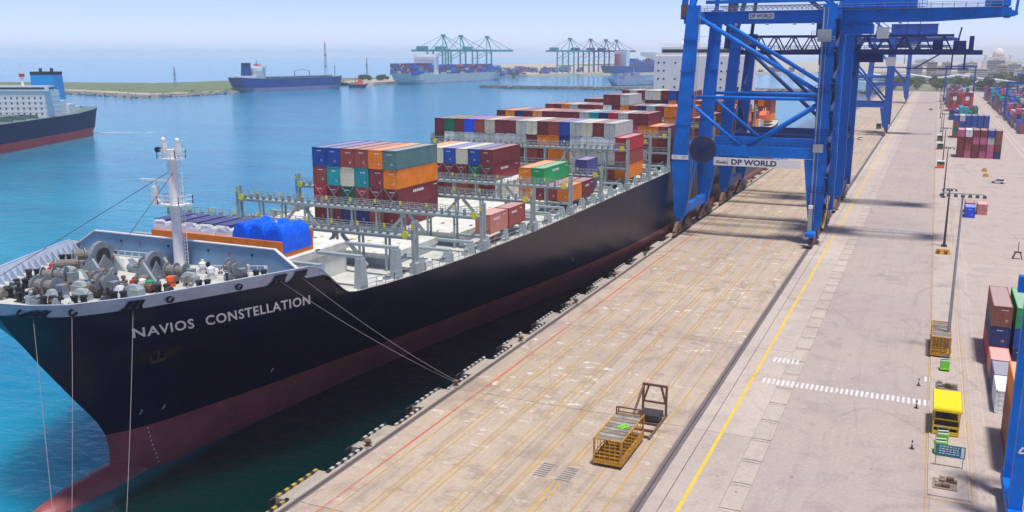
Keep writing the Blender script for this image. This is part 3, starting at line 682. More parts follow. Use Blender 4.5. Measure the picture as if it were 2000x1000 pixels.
# cargo deck: hatch covers, coamings, lashing bridges, pedestals, side rails
HZ = 16.5
BR = [98.4 + 16.2*k for k in range(0, 20) if 98.4 + 16.2*k < 330]
def hwid(Y): return min(half(Y, 14.8)-1.6, 21.2)
HOUSE0, HOUSE1 = 338, 352
bays = [83.2] + [b_+1.5 for b_ in BR]
for bi, y0 in enumerate(bays):
    L = 12.9; HZ = 18.75 if bi == 0 else 16.5
    if y0+L > HOUSE0: continue
    hw = min(hwid(y0), hwid(y0+L)) - 3.6
    n = 3; wd = 2*hw/n
    for k in range(n):
        x0 = SCX-hw+k*wd
        f = MB(); f.box(x0+0.08, x0+wd-0.08, y0, y0+L, HZ-0.9, HZ); f.box(x0+0.3, x0+wd-0.3, y0+0.3, y0+L-0.3, 14.78, HZ-0.9)
        hc = f.build('hatch_cover', M['hatch'], ship)
        if bi < 6:
            g_ = MB()
            for ix in range(int(wd/2.47)+1):
                for yy in (0.4, L/2-0.2, L/2+0.2, L-0.4): g_.box(x0+0.3+ix*2.4, x0+0.6+ix*2.4, y0+yy-0.15, y0+yy+0.15, HZ, HZ+0.1)
            g_.build('container_foot', M['limespot'] if bi % 2 else M['rustmetal'], hc)
    f = MB(); f.box(SCX-hw-0.3, SCX+hw+0.3, y0-0.35, y0-0.05, 14.78, 15.9); f.build('hatch_coaming', M['shipgrey'], ship)
    # outboard container pedestals (starboard side shows)
    for sgn in (1, -1):
        for yy in (y0+0.4, y0+6.2, y0+12.3):
            hx = SCX + sgn*(min(hwid(yy)+0.6, HB-1.0))
            ix = SCX + sgn*(hw+0.4)
            f = MB(); f.frus((hx-0.55, hx+0.55, yy-0.7, yy+0.7), (hx-0.4, hx+0.4, yy-0.5, yy+0.5), 14.78, HZ-0.35); f.box(min(hx,ix)-0.3, max(hx,ix)+0.3, yy-0.35, yy+0.35, HZ-0.35, HZ-0.02)
            if sgn > 0 or bi < 3: f.build('pedestal', M['shipgrey'], ship)
def lashing_bridge(yb, two=False):
    hw = min(half(yb, 14.8)-0.35, HB-0.3)
    xs0, xs1 = SCX-hw, SCX+hw
    top = 19.6 if not two else 23.0
    f = MB()
    n = 10
    for k in range(n+1):
        x = xs0 + (xs1-xs0)*k/n
        endp = k in (0, n)
        for dy in (-0.45, 0.45):
            f.bar((x,yb+dy,14.78),(x,yb+dy,top+(1.9 if endp else 0.0)),0.25 if not endp else 0.42,0.24)
        if endp: f.box(x-0.5,x+0.5,yb-0.6,yb+0.6,14.78,16.2)
    for z in ([top] if not two else [19.3, top]):
        f.box(xs0,xs1,yb-0.62,yb+0.62,z-0.42,z-0.1); f.box(xs0,xs1,yb-0.75,yb+0.75,z-0.1,z)
    for c in (xs0+(xs1-xs0)*0.28, xs0+(xs1-xs0)*0.72):     # A-shaped raking struts
        for sgn in (-1, 1):
            f.bar((c+sgn*0.4,yb-0.3,top-0.5),(c+sgn*4.2,yb-0.3,15.2),0.38,0.38)
    f.bar((xs1-1.2,yb-0.2,17.2),(xs1-3.6,yb-0.2,15.2),0.3,0.3)
    lb = f.build('lashing_bridge', M['shipgrey'], ship)
    f = MB()
    for z in ([top] if not two else [19.3, top]):
        for dy in (-0.68, 0.68): f.rail([(xs0,yb+dy,z),(xs1,yb+dy,z)],1.1,0.035,1.25)
    f.build('handrail', M['shipgrey'], lb)
    for k in range(n+1):
        x = xs0 + (xs1-xs0)*k/n
        g_ = MB(); g_.box(x-0.12,x+0.12,yb-0.82,yb-0.66,top+0.9,top+1.45); g_.build('lamp_post', M['limespot'], lb)
    for x in (xs1-1.0, xs0+1.0):
        g_ = MB(); g_.tube((x,yb-0.85,top+0.2),(x,yb-0.66,top+0.2),0.5,12); g_.build('lifebuoy_box', M['limespot'], lb)
    g_ = MB()
    for k in range(34):
        x = xs0+1.5+k*(xs1-xs0-3)/33; hgt = 0.5+0.5*((k*7)%5)/5
        g_.box(x-0.16,x+0.16,yb-0.5,yb-0.1,top,top+hgt)
    if any(abs(yb-q) < 1 for q in (114.6, 147.0)):
        for k in range(6):
            xc = -70.85-1.21-k*2.52
            for sg in (-1, 1):
                r_ = MB(); r_.bar((xc-sg*1.1,yb+1.3,top+0.1),(xc+sg*1.1,yb+1.3,top+2.7),0.06); r_.build('lashing_rod', M['galv'], lb)
    g_.build('lashing_gear', M['winchgrey'], lb)['kind'] = 'stuff'
HZ = 16.5
for k, yb in enumerate(BR): lashing_bridge(yb, k >= 5)
for sgn in (1, -1):
    f = MB()
    pts = [(SCX+sgn*(half(Y,14.8)-0.12), Y, 14.78) for Y in [88+6*i for i in range(44)]]
    f.rail(pts, 1.1, 0.03, 1.5)
    f.build('side_rail', M['shipgrey'], ship)
random.seed(3)
for i in range(70):
    Y = 90+i*2.6+random.uniform(-.8,.8); x = SCX+half(Y,14.8)-random.uniform(0.7,1.5); h_ = random.uniform(0.4,1.2)
    f = MB(); f.lathe([(0.28,0),(0.28,h_*0.7),(0.36,h_*0.75),(0.2,h_)],(x,Y,14.78),8); f.box(x-0.5,x+0.1,Y-0.4,Y+0.4,14.78,14.78+h_*0.5)
    f.build('deck_fitting', [M['shipgrey'],M['white'],M['winchgrey'],M['rustmetal']][i%4], ship)
# accommodation block and funnel
f = MB(); f.box(-95,-60.5,HOUSE0,HOUSE1,14.78,41.0); f.box(-93,-62.5,HOUSE0+1.5,HOUSE1-1,41.0,44.2); hs = f.build('superstructure', M['white'], ship)
for sgn in (1, -1):
    xo = SCX+sgn*17.2
    f = MB(); f.prism([(xo,39.2),(xo+sgn*6,41.2),(xo+sgn*6,42.3),(xo,42.3)],1,HOUSE0+2,HOUSE0+6); f.build('bridge_wing', M['white'], hs)
for zi in range(8):
    for xi in range(16):
        if xi not in (0, 1, 3, 6, 11, 12, 14) or (zi+xi) % 5 == 4: continue
        x = -93.4+xi*2.1; z = 18+zi*2.9
        if z < 25: continue
        g_ = MB(); g_.box(x-0.32,x+0.32,HOUSE0-0.05,HOUSE0+0.1,z,z+0.6); g_.build('window', M['glass'], hs)
g_ = MB(); g_.box(-92.6,-62.9,HOUSE0+1.44,HOUSE0+1.6,42.2,43.4); g_.build('bridge_window', M['glass'], hs)
f = MB(); f.rail([(-95,HOUSE0+0.1,41.0),(-60.5,HOUSE0+0.1,41.0)],1.1,0.05,2); f.rail([(-93,HOUSE0+1.6,44.2),(-62.5,HOUSE0+1.6,44.2)],1.1,0.05,2); f.tube((-80,344,44),(-80,344,52),0.3,8,r2=0.15); f.bar((-83,344,48),(-77,344,48),0.25); f.bar((-74,345,44),(-74,345,49),0.2); f.build('radar_mast', M['white'], hs)
g_ = MB(); g_.lathe([(0.9,0),(1.1,0.6),(0.9,1.5),(0.3,1.9)],(-86,344,44.2),10); g_.build('satellite_dome', M['white'], hs)
f = MB(); f.box(-72,-62,352.2,360.5,14.78,40); f.box(-71,-63,353,359.5,40,42,1); f.box(-72.05,-61.95,352.15,360.55,34,38,2); f.build('funnel', [M['white'], M['dark'], M['redpaint']], ship)
f = MB(); f.prism([(353,18.2),(360,18.2),(361.2,19.6),(360,20.8),(353,20.8),(352,19.6)],0,-58.4,-56.0); f.build('lifeboat', M['orangepaint'], ship)
f = MB(); f.bar((-58.6,354,14.78),(-57.2,354,22),0.3); f.bar((-58.6,359,14.78),(-57.2,359,22),0.3); f.box(-61.5,-58,352.4,361,14.78,17.5); f.build('davit', M['white'], ship)
# ---------------------------------------------------------------- shipping containers
COL = {'maroon': (0.2,0.03,0.04), 'brick red': (0.32,0.07,0.055), 'orange': (0.82,0.23,0.01), 'pale orange': (0.75,0.3,0.1), 'blue': (0.008,0.07,0.36),
       'bright blue': (0.005,0.09,0.75), 'navy': (0.01,0.03,0.16), 'teal': (0.0,0.33,0.38), 'green': (0.0,0.17,0.09), 'bright green': (0.01,0.4,0.12), 'light grey': (0.52,0.56,0.53),
       'cream': (0.6,0.58,0.44), 'white': (0.78,0.8,0.8), 'red': (0.5,0.03,0.05), 'magenta': (0.65,0.02,0.25), 'pink': (0.55,0.12,0.25), 'grey-green': (0.09,0.2,0.21),
       'salmon': (0.62,0.24,0.18), 'slate': (0.07,0.1,0.22), 'rusty brown': (0.26,0.09,0.06), 'purple': (0.08,0.08,0.28)}
CW, CHT = 2.42, 2.84
def cont_mesh(L, near):
    """corrugated box, origin at the middle of the front door end's foot, runs along +Y"""
    h = CW/2; mb = MB()
    n = int(L/0.5)
    def wall(x, d):
        pts = []; p = 0.28
        y0, y1 = 0.16, L-0.16; step = (y1-y0)/n
        for i in range(n):
            a = y0+i*step
            pts += [(a, 0), (a+step*0.35, 0), (a+step*0.5, 0.05), (a+step*0.85, 0.05)]
        pts.append((y1, 0))
        vs = []
        for (yy, dd) in pts: vs += [(x-d*(dd+0.01), yy, 0.14), (x-d*(dd+0.01), yy, CHT-0.1)]
        fs = [(2*i, 2*i+2, 2*i+3, 2*i+1) for i in range(len(pts)-1)]
        mb.add(vs, fs if d > 0 else [f[::-1] for f in fs])
    wall(h, 1); wall(-h, -1)
    # roof with shallow ribs, floor
    nr = int(L/0.9); vs = []; 
    for i in range(nr*2+1):
        yy = 0.1+(L-0.2)*i/(nr*2); z = CHT-0.03 - (0.03 if i % 2 else 0)
        vs += [(-h+0.06, yy, z), (h-0.06, yy, z)]
    mb.add(vs, [(2*i, 2*i+1, 2*i+3, 2*i+2) for i in range(nr*2)], 2)
    mb.add([(-h,0,0.12),(h,0,0.12),(h,L,0.12),(-h,L,0.12)], [(3,2,1,0)])
    # frame: corner posts, top and bottom rails
    for x in (-h, h-0.13):
        for yy in (0, L-0.16): mb.box(x, x+0.13, yy, yy+0.16, 0.0, CHT)
        mb.box(x+0.01, x+0.12, 0.16, L-0.16, 0.02, 0.15); mb.box(x+0.01, x+0.12, 0.16, L-0.16, CHT-0.11, CHT-0.005)
    for yy in (0.0, L-0.12):
        mb.box(-h+0.13, h-0.13, yy+0.01, yy+0.12, 0.01, 0.16); mb.box(-h+0.13, h-0.13, yy+0.01, yy+0.12, CHT-0.13, CHT-0.004)
    mb.add([(-h+0.1,L-0.08,0.1),(h-0.1,L-0.08,0.1),(h-0.1,L-0.08,CHT-0.1),(-h+0.1,L-0.08,CHT-0.1)], [(3,2,1,0)])
    cc = [(x, yy, z) for x in (-h-0.01, h-0.17) for yy in (-0.012, L-0.17) for z in (-0.004, CHT-0.11)]
    for x, yy, z in cc: mb.box(x, x+0.18, yy, yy+0.18, z, z+0.118, 1)
    if not near:
        mb.add([(-h+0.1,0.07,0.1),(h-0.1,0.07,0.1),(h-0.1,0.07,CHT-0.1),(-h+0.1,0.07,CHT-0.1)], [(0,1,2,3)])
        for x in (-0.85,-0.35,0.35,0.85): mb.box(x-0.03, x+0.03, 0.0, 0.05, 0.12, CHT-0.08, 0)
        mb.box(-0.02, 0.02, 0.03, 0.06, 0.15, CHT-0.12, 1)
    o = mb.build('shipping_container', [M['cont'], M['castgrey'], M['cont_roof']], local=True); me = o.data; bpy.data.objects.remove(o); return me
CM = {(L, near): cont_mesh(L, near) for L in (12.19, 6.06) for near in (True, False)}
def piece_mesh(fn, mats):
    mb = MB(); fn(mb); o = mb.build('p', mats, local=True); me = o.data; bpy.data.objects.remove(o); return me
def _door(mb):
    w_ = (CW-0.28)/2; mb.box(-w_/2+0.01, w_/2-0.01, 0.05, 0.09, 0.16, CHT-0.14)
    for z in (0.45, 1.0, 1.6, 2.2): mb.box(-w_/2+0.08, w_/2-0.08, 0.035, 0.05, z, z+0.3)
DOOR = piece_mesh(_door, M['cont'])
BAR = piece_mesh(lambda mb: (mb.tube((0,0.02,0.12),(0,0.02,CHT-0.1),0.03,6), mb.box(-0.02,0.2,-0.01,0.02,1.2,1.27)), M['cont'])
def _mark(mb):
    for k in range(5): mb.box(-0.42+k*0.17, -0.31+k*0.17, 0.028, 0.034, 2.2, 2.34)
    for k in range(4): mb.box(0.2+(k%2)*0.2, 0.34+(k%2)*0.2, 0.028, 0.034, 0.9-(k//2)*0.2, 0.98-(k//2)*0.2)
MARK = piece_mesh(_mark, M['letter'])
def _smark(mb):
    for k in range(6): mb.box(CW/2-0.004, CW/2+0.002, 4.2+k*0.55, 4.6+k*0.55, 1.9, 2.3)
    mb.box(CW/2-0.004, CW/2+0.002, 10.6, 11.6, 2.3, 2.42)
SMARK = piece_mesh(_smark, M['letter'])
def _smark20(mb):
    for k in range(4): mb.box(CW/2-0.004, CW/2+0.002, 1.6+k*0.5, 1.95+k*0.5, 1.9, 2.25)
    mb.box(CW/2-0.004, CW/2+0.002, 4.6, 5.4, 2.3, 2.42)
SMARK20 = piece_mesh(_smark20, M['letter'])
def container(x, y, z, L=12.19, col='maroon', where='', near=False, group=None, rz=0.0, label=None):
    """x = middle of the box, y = door end, z = foot"""
    o = bpy.data.objects.new('shipping_container', CM[(L, near)]); C.objects.link(o)
    jx = random.uniform(-0.02, 0.02); o.location = (x+jx, y+random.uniform(-0.05,0.05), z); o.rotation_euler = (0,0,rz)
    j = random.uniform(0.85, 1.15); c = tuple(min(1, v*j) for v in COL[col]) + (1,); o.color = c
    tag(o, label or f'{col} shipping container {where}', 'container', group or where)
    if near and col not in ('white', 'cream', 'light grey'):
        d = bpy.data.objects.new('door_lettering', MARK); C.objects.link(d); d.parent = o; d.location = (random.uniform(-0.3,0.3), 0, random.uniform(-0.1,0.1))
        if random.random() < 0.55:
            d = bpy.data.objects.new('side_lettering', SMARK if L > 7 else SMARK20); C.objects.link(d); d.parent = o; d.location = (0, random.uniform(-0.8,0.4), random.uniform(-0.2,0.05))
    if near:
        for s in (-1, 1):
            d = bpy.data.objects.new('door', DOOR); C.objects.link(d); d.parent = o; d.location = (s*(CW-0.28)/4, 0, 0); d.color = c
            for k in (-1, 1):
                b_ = bpy.data.objects.new('locking_bar', BAR); C.objects.link(b_); b_.parent = d; b_.location = (k*0.26, 0, 0); b_.color = tuple(min(1, v*0.85+0.05) for v in c[:3]) + (1,)
    return o
PW = 2.47; TH = 2.86
def colx(c): return -56.1 - PW*c - CW/2          # column 0 is the starboard, quay-side one
TN = ['bottom', 'second', 'third', 'top', 'fifth']
def tiername(t, n): return 'top tier' if t == n-1 else ['bottom tier', 'second tier', 'third tier', 'fourth tier', 'fifth tier'][t]
# stack A: six wide, four high, behind the forecastle cargo
A = [['maroon','maroon','navy','navy','brick red','maroon'],
     ['red','maroon','green','brick red','maroon','maroon'],
     ['brick red','teal','cream','teal','maroon','orange'],
     ['blue','blue','brick red','brick red','orange','grey-green']]
xr = -70.85
for t, row in enumerate(A):
    for c, col in enumerate(row):
        container(xr - CW/2 - (5-c)*2.53, 116.0, HZ+0.1+t*TH, 12.19, col, f'in the {tiername(t,4)} of the six-wide stack nearest the bow', True, 'six-wide container stack nearest the bow')
B_ = [['maroon','maroon','maroon','brick red','maroon','maroon'], ['orange','maroon','maroon','maroon','green','maroon'], ['orange','cream','blue','cream','blue','maroon']]
for t, row in enumerate(B_):
    for c, col in enumerate(row):
        container(xr - CW/2 - (5-c)*2.5, 148.5, HZ+0.1+t*TH, 12.19, col, f'in the {tiername(t,3)} of the three-high stack amidships', True, 'three-high container stack amidships')
# single boxes on the starboard pedestals
container(colx(0)-0.3, 117.4, HZ, 6.06, 'salmon', 'alone on the starboard deck edge, nearer the bow', True, 'boxes on the starboard deck edge', label='salmon twenty-foot container on the starboard deck edge, nearer the bow')
container(colx(0)-0.3, 123.9, HZ, 6.06, 'brick red', '', True, 'boxes on the starboard deck edge', label='salmon red twenty-foot container on the deck edge with a white patch')
container(colx(0)-0.3, 149.6, HZ, 6.06, 'orange', '', True, 'boxes on the starboard deck edge', label='bright orange twenty-foot container low on the starboard deck edge')
container(colx(0)-0.3, 156.0, HZ, 6.06, 'maroon', '', True, 'boxes on the starboard deck edge', label='maroon twenty-foot container on the deck edge behind the orange one')
for c, col, lb in ((1,'brick red','brick red box under the green container on the starboard side'),(2,'maroon','maroon box under the green and orange pair on the starboard side'),(3,'orange','orange box under the orange container on the starboard side')):
    container(colx(c)-0.3, 149.6, HZ+0.02, 12.19, col, '', True, 'starboard boxes amidships', label=lb)
container(colx(2)-0.3, 149.6, HZ+TH, 12.19, 'bright green', '', True, 'starboard boxes amidships', label='green container beside the orange one, two high amidships')
container(colx(3)-0.3, 149.6, HZ+TH, 12.19, 'orange', '', True, 'starboard boxes amidships', label='yellow-orange container beside the green one, two high amidships')
container(colx(1)-0.3, 165.2, HZ, 6.06, 'slate', '', False, 'starboard boxes amidships', label='slate blue container behind the green and orange pair')
container(colx(1)-0.3, 165.2, HZ+TH, 6.06, 'purple', '', False, 'starboard boxes amidships', label='purple blue container on top behind the green and orange pair')
container(colx(5), 149.6, HZ+0.1, 12.19, 'white', '', False, 'starboard boxes amidships', label='white container low beside the three-high stack')
def wall(y, tiers, where, top=True, z0=HZ+0.1, near=False):
    n = len(tiers)
    for t, row in enumerate(tiers):
        for i, col in enumerate(row):
            if col: container(colx(17-i), y, z0+t*TH, 12.19, col, f'in the {tiername(t,n)} of {where}', near, where)
a_ = {'m':'maroon','b':'brick red','o':'orange','p':'pale orange','B':'blue','V':'bright blue','n':'navy','t':'teal','g':'green','l':'light grey','c':'cream','w':'white','r':'red','M':'magenta','.':None}
def rows(*ss): return [[a_[ch] for ch in s] for s in ss]
wall(180.9, rows('.......mmbmoBwlmbo', '........mbmoowlllb', 'mwlwllwwlmooBwwwwr', 'mgmVbcmmlcmbBlcml.'), 'the full-width stack amidships')
wall(213.3, rows('...............wmm', '..............lmbm', '............mmMoob', 'monmpmmmmltnrlmm..'), 'the second full-width stack amidships')
wall(245.7, rows('................bo','...............omb','..............ooob','bmolmmbwmomnlmoob.','.......mml........'), 'the third full-width stack')
wall(278.1, rows('................mo','...............obm','.............oomlb','mbmmlbmcmmnomlbmmo','.....mlmlcmBnm....'), 'the fourth full-width stack')
wall(310.5, rows('.................m','................bo','...............orb','mmcmbllmclmBmomb..'), 'the stack against the white superstructure')
wall(363.2, rows('..............mobo','.............molmb','............mbrmom','............mmomb.'), 'the stack right behind the superstructure')
wall(379.0, rows('..............bmo.','.............moml.','............cmbm..'), 'the aftermost stack on the stern')
for i, (yy, tcols) in enumerate(((262.0, 'oom'), (294.3, 'obr'), (326.0, 'om'))):
    for t, ch in enumerate(tcols): container(colx(0), yy, HZ+0.1+t*TH, 12.19, a_[ch], f'in the {tiername(t,len(tcols))} of a lone starboard column aft', False, 'lone starboard columns aft')
# flat racks with tarped cargo right behind the breakwater
for k in range(8):
    x = -67.1-k*2.5 - CW/2
    y0 = 84.0; RZ = 18.78
    r = empty('flat_rack', (x, y0, RZ), 0, 'orange flat rack behind the breakwater carrying wrapped cargo' , 'flat rack', 'orange flat racks behind the breakwater')
    f = MB(); f.box(-CW/2, CW/2, 0, 6, 0, 0.5); f.build('base', M['rackorange'], r, local=True)
    for yy in (0.0, 5.75):
        f = MB(); f.box(-CW/2, CW/2, yy, yy+0.25, 0.5, 2.4 if yy > 1 else 1.9); f.build('end_wall', M['rackorange'], r, local=True)
    mm, lb = (('tarp', 'bulging bright blue tarp bundle') if k < 3 else (('tarp_white','white wrapped cargo with navy top sheet')))
    b = 1.36 if k < 3 else 1.2
    top = 3.75 if k < 3 else 3.2
    f = MB(); nseg = 20; pr = []
    for i in range(nseg+1):
        a = math.pi*i/nseg; ex = 0.8 if k < 3 else 0.42
        pr.append((math.copysign(abs(math.cos(a))**ex, math.cos(a))*b*0.97, 0.52 + (top-0.52)*(abs(math.sin(a))**ex)))
    ys = [0.26, 0.32] + [0.55+0.28*q for q in range(18)] + [5.62]
    vs = []; random.seed(k)
    for yi, yy in enumerate(ys):
        sc = 0.9 if yi in (0, len(ys)-1) else 0.98+random.uniform(-0.02,0.02)
        for qi, (px_, pz) in enumerate(pr):
            jt = 0 if qi in (0, nseg) else 0.045
            vs.append((px_*sc+random.uniform(-jt,jt), yy+random.uniform(-jt,jt), 0.52+(pz-0.52)*sc+random.uniform(-jt,jt)+(0.05*math.sin(yy*2.1+k) if 3 < qi < nseg-3 else 0)))
    m_ = len(pr)
    fs = [(yi*m_+i, yi*m_+i+1, (yi+1)*m_+i+1, (yi+1)*m_+i) for yi in range(len(ys)-1) for i in range(m_-1)]
    fs += [tuple(range(m_)), tuple(range((len(ys)-1)*m_, len(ys)*m_))[::-1]]
    f.add(vs, fs)
    c = f.build('tarped_cargo', M[mm], None, smooth=False, local=True, fix=True); c.location = (x, y0, RZ)
    names = ('blue tarp bundle at the open deck end of the flat racks', 'middle one of three blue tarp bundles', 'blue tarp bundle touching the white wrapped cargo', 'white wrapped cargo right beside the blue bundles')
    tag(c, names[k] if k < 4 else f'{lb} on an orange flat rack past the mast', 'cargo', f'{lb}s behind the breakwater')
    if k > 2:
        g_ = MB(); g_.box(-0.95, 0.95, 0.4, 5.4, top-0.07, top+0.05); g_.build('top_sheet', M['tarp_navy'], c, local=True)
    else:
        g_ = MB()
        for yy in (1.3, 3.0, 4.7): g_.tube((-b*0.9, yy, 0.55), (-b*0.9, yy, top-0.9), 0.03, 4)
        g_.build('lashing_strap', M['tarp_navy'], c, local=True)
# ---------------------------------------------------------------- containers in the yard
YC = {'m':'maroon','p':'pink','w':'white','b':'brick red','B':'blue','g':'light grey','n':'navy','r':'rusty brown','G':'green','V':'bright blue','t':'teal','R':'red','o':'orange','c':'cream'}
def yard_block(x0, y, rws, where, L=12.19, pw=2.75, near=False):
    n = len(rws)
    for t, s in enumerate(rws):
        for i, ch in enumerate(s):
            if ch != '.': container(x0+CW/2+i*pw, y, t*2.86+0.0, L, YC[ch], f'in the {tiername(t,n)} of {where}', near, where)
yard_block(10.6, 421.5, ('mpmppn','mbmmpm','mmppgr','pwmmBr'), 'the pink and maroon yard block')
yard_block(10.3, 520.0, ('rGBBBB','GGBcBR','rBBBBB','BgBBBB'), 'the blue yard block')
container(11.3, 265.2, 0, 6.06, 'bright blue', near=True, group='boxes standing loose in the yard', label='bright blue container with a brick red one right behind it')
container(11.5, 273.0, 0, 6.06, 'brick red', near=True, group='boxes standing loose in the yard', label='brick red container hidden behind the bright blue one')
container(14.4, 271.6, 0, 6.06, 'salmon', near=True, group='boxes standing loose in the yard', label='pale orange container beside the bright blue one in the yard')
# stack beside the rubber-tyred gantry
for t, (c1, c2) in enumerate((('red','navy'),('navy','blue'),('rusty brown','bright green'))):
    container(11.1, 136.9, t*2.86, 12.19, c1, '', True, 'stack beside the yard gantry', label=f'{c1} container in the {tiername(t,3)} of the brown-topped stack by the yard gantry')
    container(14.0, 136.9, t*2.86, 12.19, c2, '', True, 'stack beside the yard gantry', label=f'{c2} container in the {tiername(t,3)} of the green-topped stack by the yard gantry')
for k, c1 in enumerate(('salmon','slate','white')):
    container(11.1, 130.6-k*6.25, 0.0, 6.06, c1, '', True, 'low boxes beside the yard gantry', label=f'low {c1} container on the ground between the tall gantry stacks')
for t, c1 in enumerate(('rusty brown','brick red','orange')):
    container(11.45, 99.6, t*2.86, 12.19, c1, '', True, 'near stack beside the yard gantry', label=f'{c1} container in the {tiername(t,3)} of the stack right behind the gantry leg')
    container(14.3, 99.6, t*2.86, 12.19, ('navy','maroon','blue')[t], '', True, 'near stack beside the yard gantry', label=f'{("navy","maroon","blue")[t]} container in the {tiername(t,3)}, inner column of the near gantry stack')
# ---------------------------------------------------------------- ship-to-shore cranes
WX, LX = -52.3, -22.2
def fit_text(txt, x0, x1, y, z, h_, bold, m, parent):
    vs, fs = text_geo(txt, 1.0, bold); a = min(v[0] for v in vs); b = max(v[0] for v in vs); c = min(v[1] for v in vs); d = max(v[1] for v in vs)
    f = MB(); f.add([(x0+(v[0]-a)/(b-a)*(x1-x0), y, z+(v[1]-c)/(d-c)*h_) for v in vs], fs); return f.build('lettering', m, parent)
def bogie(root, x, y, m, m2):
    f = MB(); f.frus((x-0.35,x+0.35,y-3.4,y+3.4),(x-0.35,x+0.35,y-0.9,y+0.9),1.5,3.2)
    for s in (-1, 1): f.frus((x-0.42,x+0.42,y+s*2.2-1.7,y+s*2.2+1.7),(x-0.42,x+0.42,y+s*2.2-0.6,y+s*2.2+0.6),0.7,1.6)
    o = f.build('bogie', m, root)
    for k in range(8):
        yy = y-3.5+k*1.0
        w_ = MB(); w_.tube((x-0.16,yy,0.42),(x+0.16,yy,0.42),0.4,14); w_.tube((x-0.22,yy,0.42),(x+0.22,yy,0.42),0.15,8); w_.build('wheel', m2, o)
def crane(yc, half_y, label, m, portal=20.2, tie=32.2, gz0=48.8, gz1=51.5, back=14.0, detail=2, lattice=False, legm=None, boom_up=True, house=(-20,-5), name='gantry_crane'):
    root = empty(name, (LX, yc, 0), 0, label, 'crane', 'quay gantry cranes')
    legm = legm or m
    Y = (yc-half_y, yc+half_y)
    lw = 1.15
    for yy in Y:
        # waterside leg: foot, widening up to the portal, then straight and slightly raked
        f = MB(); f.frus((WX-1.35,WX+1.0,yy-0.75,yy+0.75),(WX-2.3,WX+3.4,yy-0.8,yy+0.8),4.2,portal-2.6); f.box(WX-2.3,WX+3.4,yy-0.8,yy+0.8,portal-2.6,portal-1.3)
        f.frus((WX-2.2,WX+1.1,yy-0.8,yy+0.8),(WX-0.1,WX+2.7,yy-0.7,yy+0.7),portal-1.3,gz1+1.0); f.build('leg', legm, root)
        f = MB(); f.frus((LX-0.9,LX+1.9,yy-0.75,yy+0.75),(LX-2.7,LX+2.0,yy-0.8,yy+0.8),4.2,portal-1.3); f.box(LX-0.9,LX+1.9,yy-0.75,yy+0.75,portal-1.3,gz1+0.8); f.build('leg', legm, root)
        f = MB(); f.box(WX+2.2,LX-0.9,yy-0.6,yy+0.6,portal-1.1,portal+1.2); f.build('portal_beam', m, root)
        f = MB(); f.tube((WX+1.0,yy,tie),(LX-0.8,yy,tie),0.42,10); f.build('tie_pipe', m, root, smooth=True)
        f = MB(); f.tube((WX+2.2,yy,gz1-1.5),(LX-0.8,yy,tie+1.6 if detail > 1 else portal+1.6),0.52,10); f.build('diagonal_brace', m, root, smooth=True)
        if detail > 1:
            f = MB(); f.tube((WX+0.8,yy,tie-1.0),(-39.0,yy,portal+1.1),0.42,10); f.build('diagonal_brace', m, root, smooth=True)
            f = MB(); f.tube((-37.6,yy,portal+1.1),(LX-0.8,yy,tie-1.0),0.42,10); f.build('diagonal_brace', m, root, smooth=True)
    for x in (WX, LX+0.4):
        f = MB(); f.box(x-0.7,x+0.7,Y[0]+0.8,Y[1]-0.8,4.4,6.4); f.build('sill_beam', m, root)
        f = MB(); f.box(x-0.6,x+0.6,Y[0]+0.8,Y[1]-0.8,portal-0.8,portal+0.8); f.build('cross_beam', m, root)
        f = MB(); f.box(x+0.9,x+2.1,Y[0]+0.75,Y[1]-0.75,gz1-2.2,gz1-0.3); f.build('cross_beam', m, root)
        for yy in Y:
            f = MB(); f.box(x-0.5,x+0.5,yy-0.9,yy+0.9,3.2,4.3); f.build('equaliser', legm, root)
            bogie(root, x, yy-2.0, M['rustmetal'], M['greasymetal']); bogie(root, x, yy+6.0 if yy < yc else yy+5.5, M['rustmetal'], M['greasymetal'])
    # side braces in the waterside and landside frames
    for x in ((WX+0.6, LX+0.5) if detail < 2 else ()):
        f = MB(); f.tube((x,Y[0]+0.7,portal+1),(x,Y[1]-0.7,tie+6),0.4,10); f.build('side_brace', m, root, smooth=True)
        f = MB(); f.tube((x,Y[1]-0.7,portal+1),(x,Y[0]+0.7,tie+6),0.36,10); f.build('side_brace', m, root, smooth=True)
    # girders
    gy = (yc-3.6, yc+3.6)
    for g in gy:
        if lattice:
            f = MB(); x0, x1 = WX-2, back-2
            f.bar((x0,g,gz0),(x1+3,g,gz0),0.9,1.2); f.bar((x0,g,gz1),(x1-4,g,gz1),0.55,0.6)
            n = 12
            for k in range(n):
                xa = x0+(x1-4-x0)*k/n; xb = x0+(x1-4-x0)*(k+1)/n; xm = (xa+xb)/2
                f.bar((xa,g,gz0),(xm,g,gz1),0.32); f.bar((xm,g,gz1),(xb,g,gz0),0.32)
            f.build('girder', m, root)
        else:
            f = MB(); f.prism([(WX-3,gz0),(back-16,gz0),(back,gz0+0.9),(back,gz0+1.5),(back-3,gz1),(WX-3,gz1)],1,g-0.55,g+0.55); f.build('girder', m, root)
        h = MB(); h.rail([(WX-2,g-0.9,gz1 if not lattice else gz0+0.7),(back-3,g-0.9,gz1 if not lattice else gz0+0.7)],1.1,0.05,2.2); h.box(WX-2,back-3,g-1.25,g-0.56,(gz1 if not lattice else gz0+0.7)-0.12,(gz1 if not lattice else gz0+0.7)-0.04); h.build('walkway', M['galv'] if detail > 1 else m, root)
    for x in (WX-2.5, back-2.2):
        f = MB(); f.box(x,x+1.0,gy[0]+0.6,gy[1]-0.6,gz0+0.5,gz1-0.2); f.build('girder_tie', m, root)
    # upper frame, raised boom and back stays
    top = gz1+21
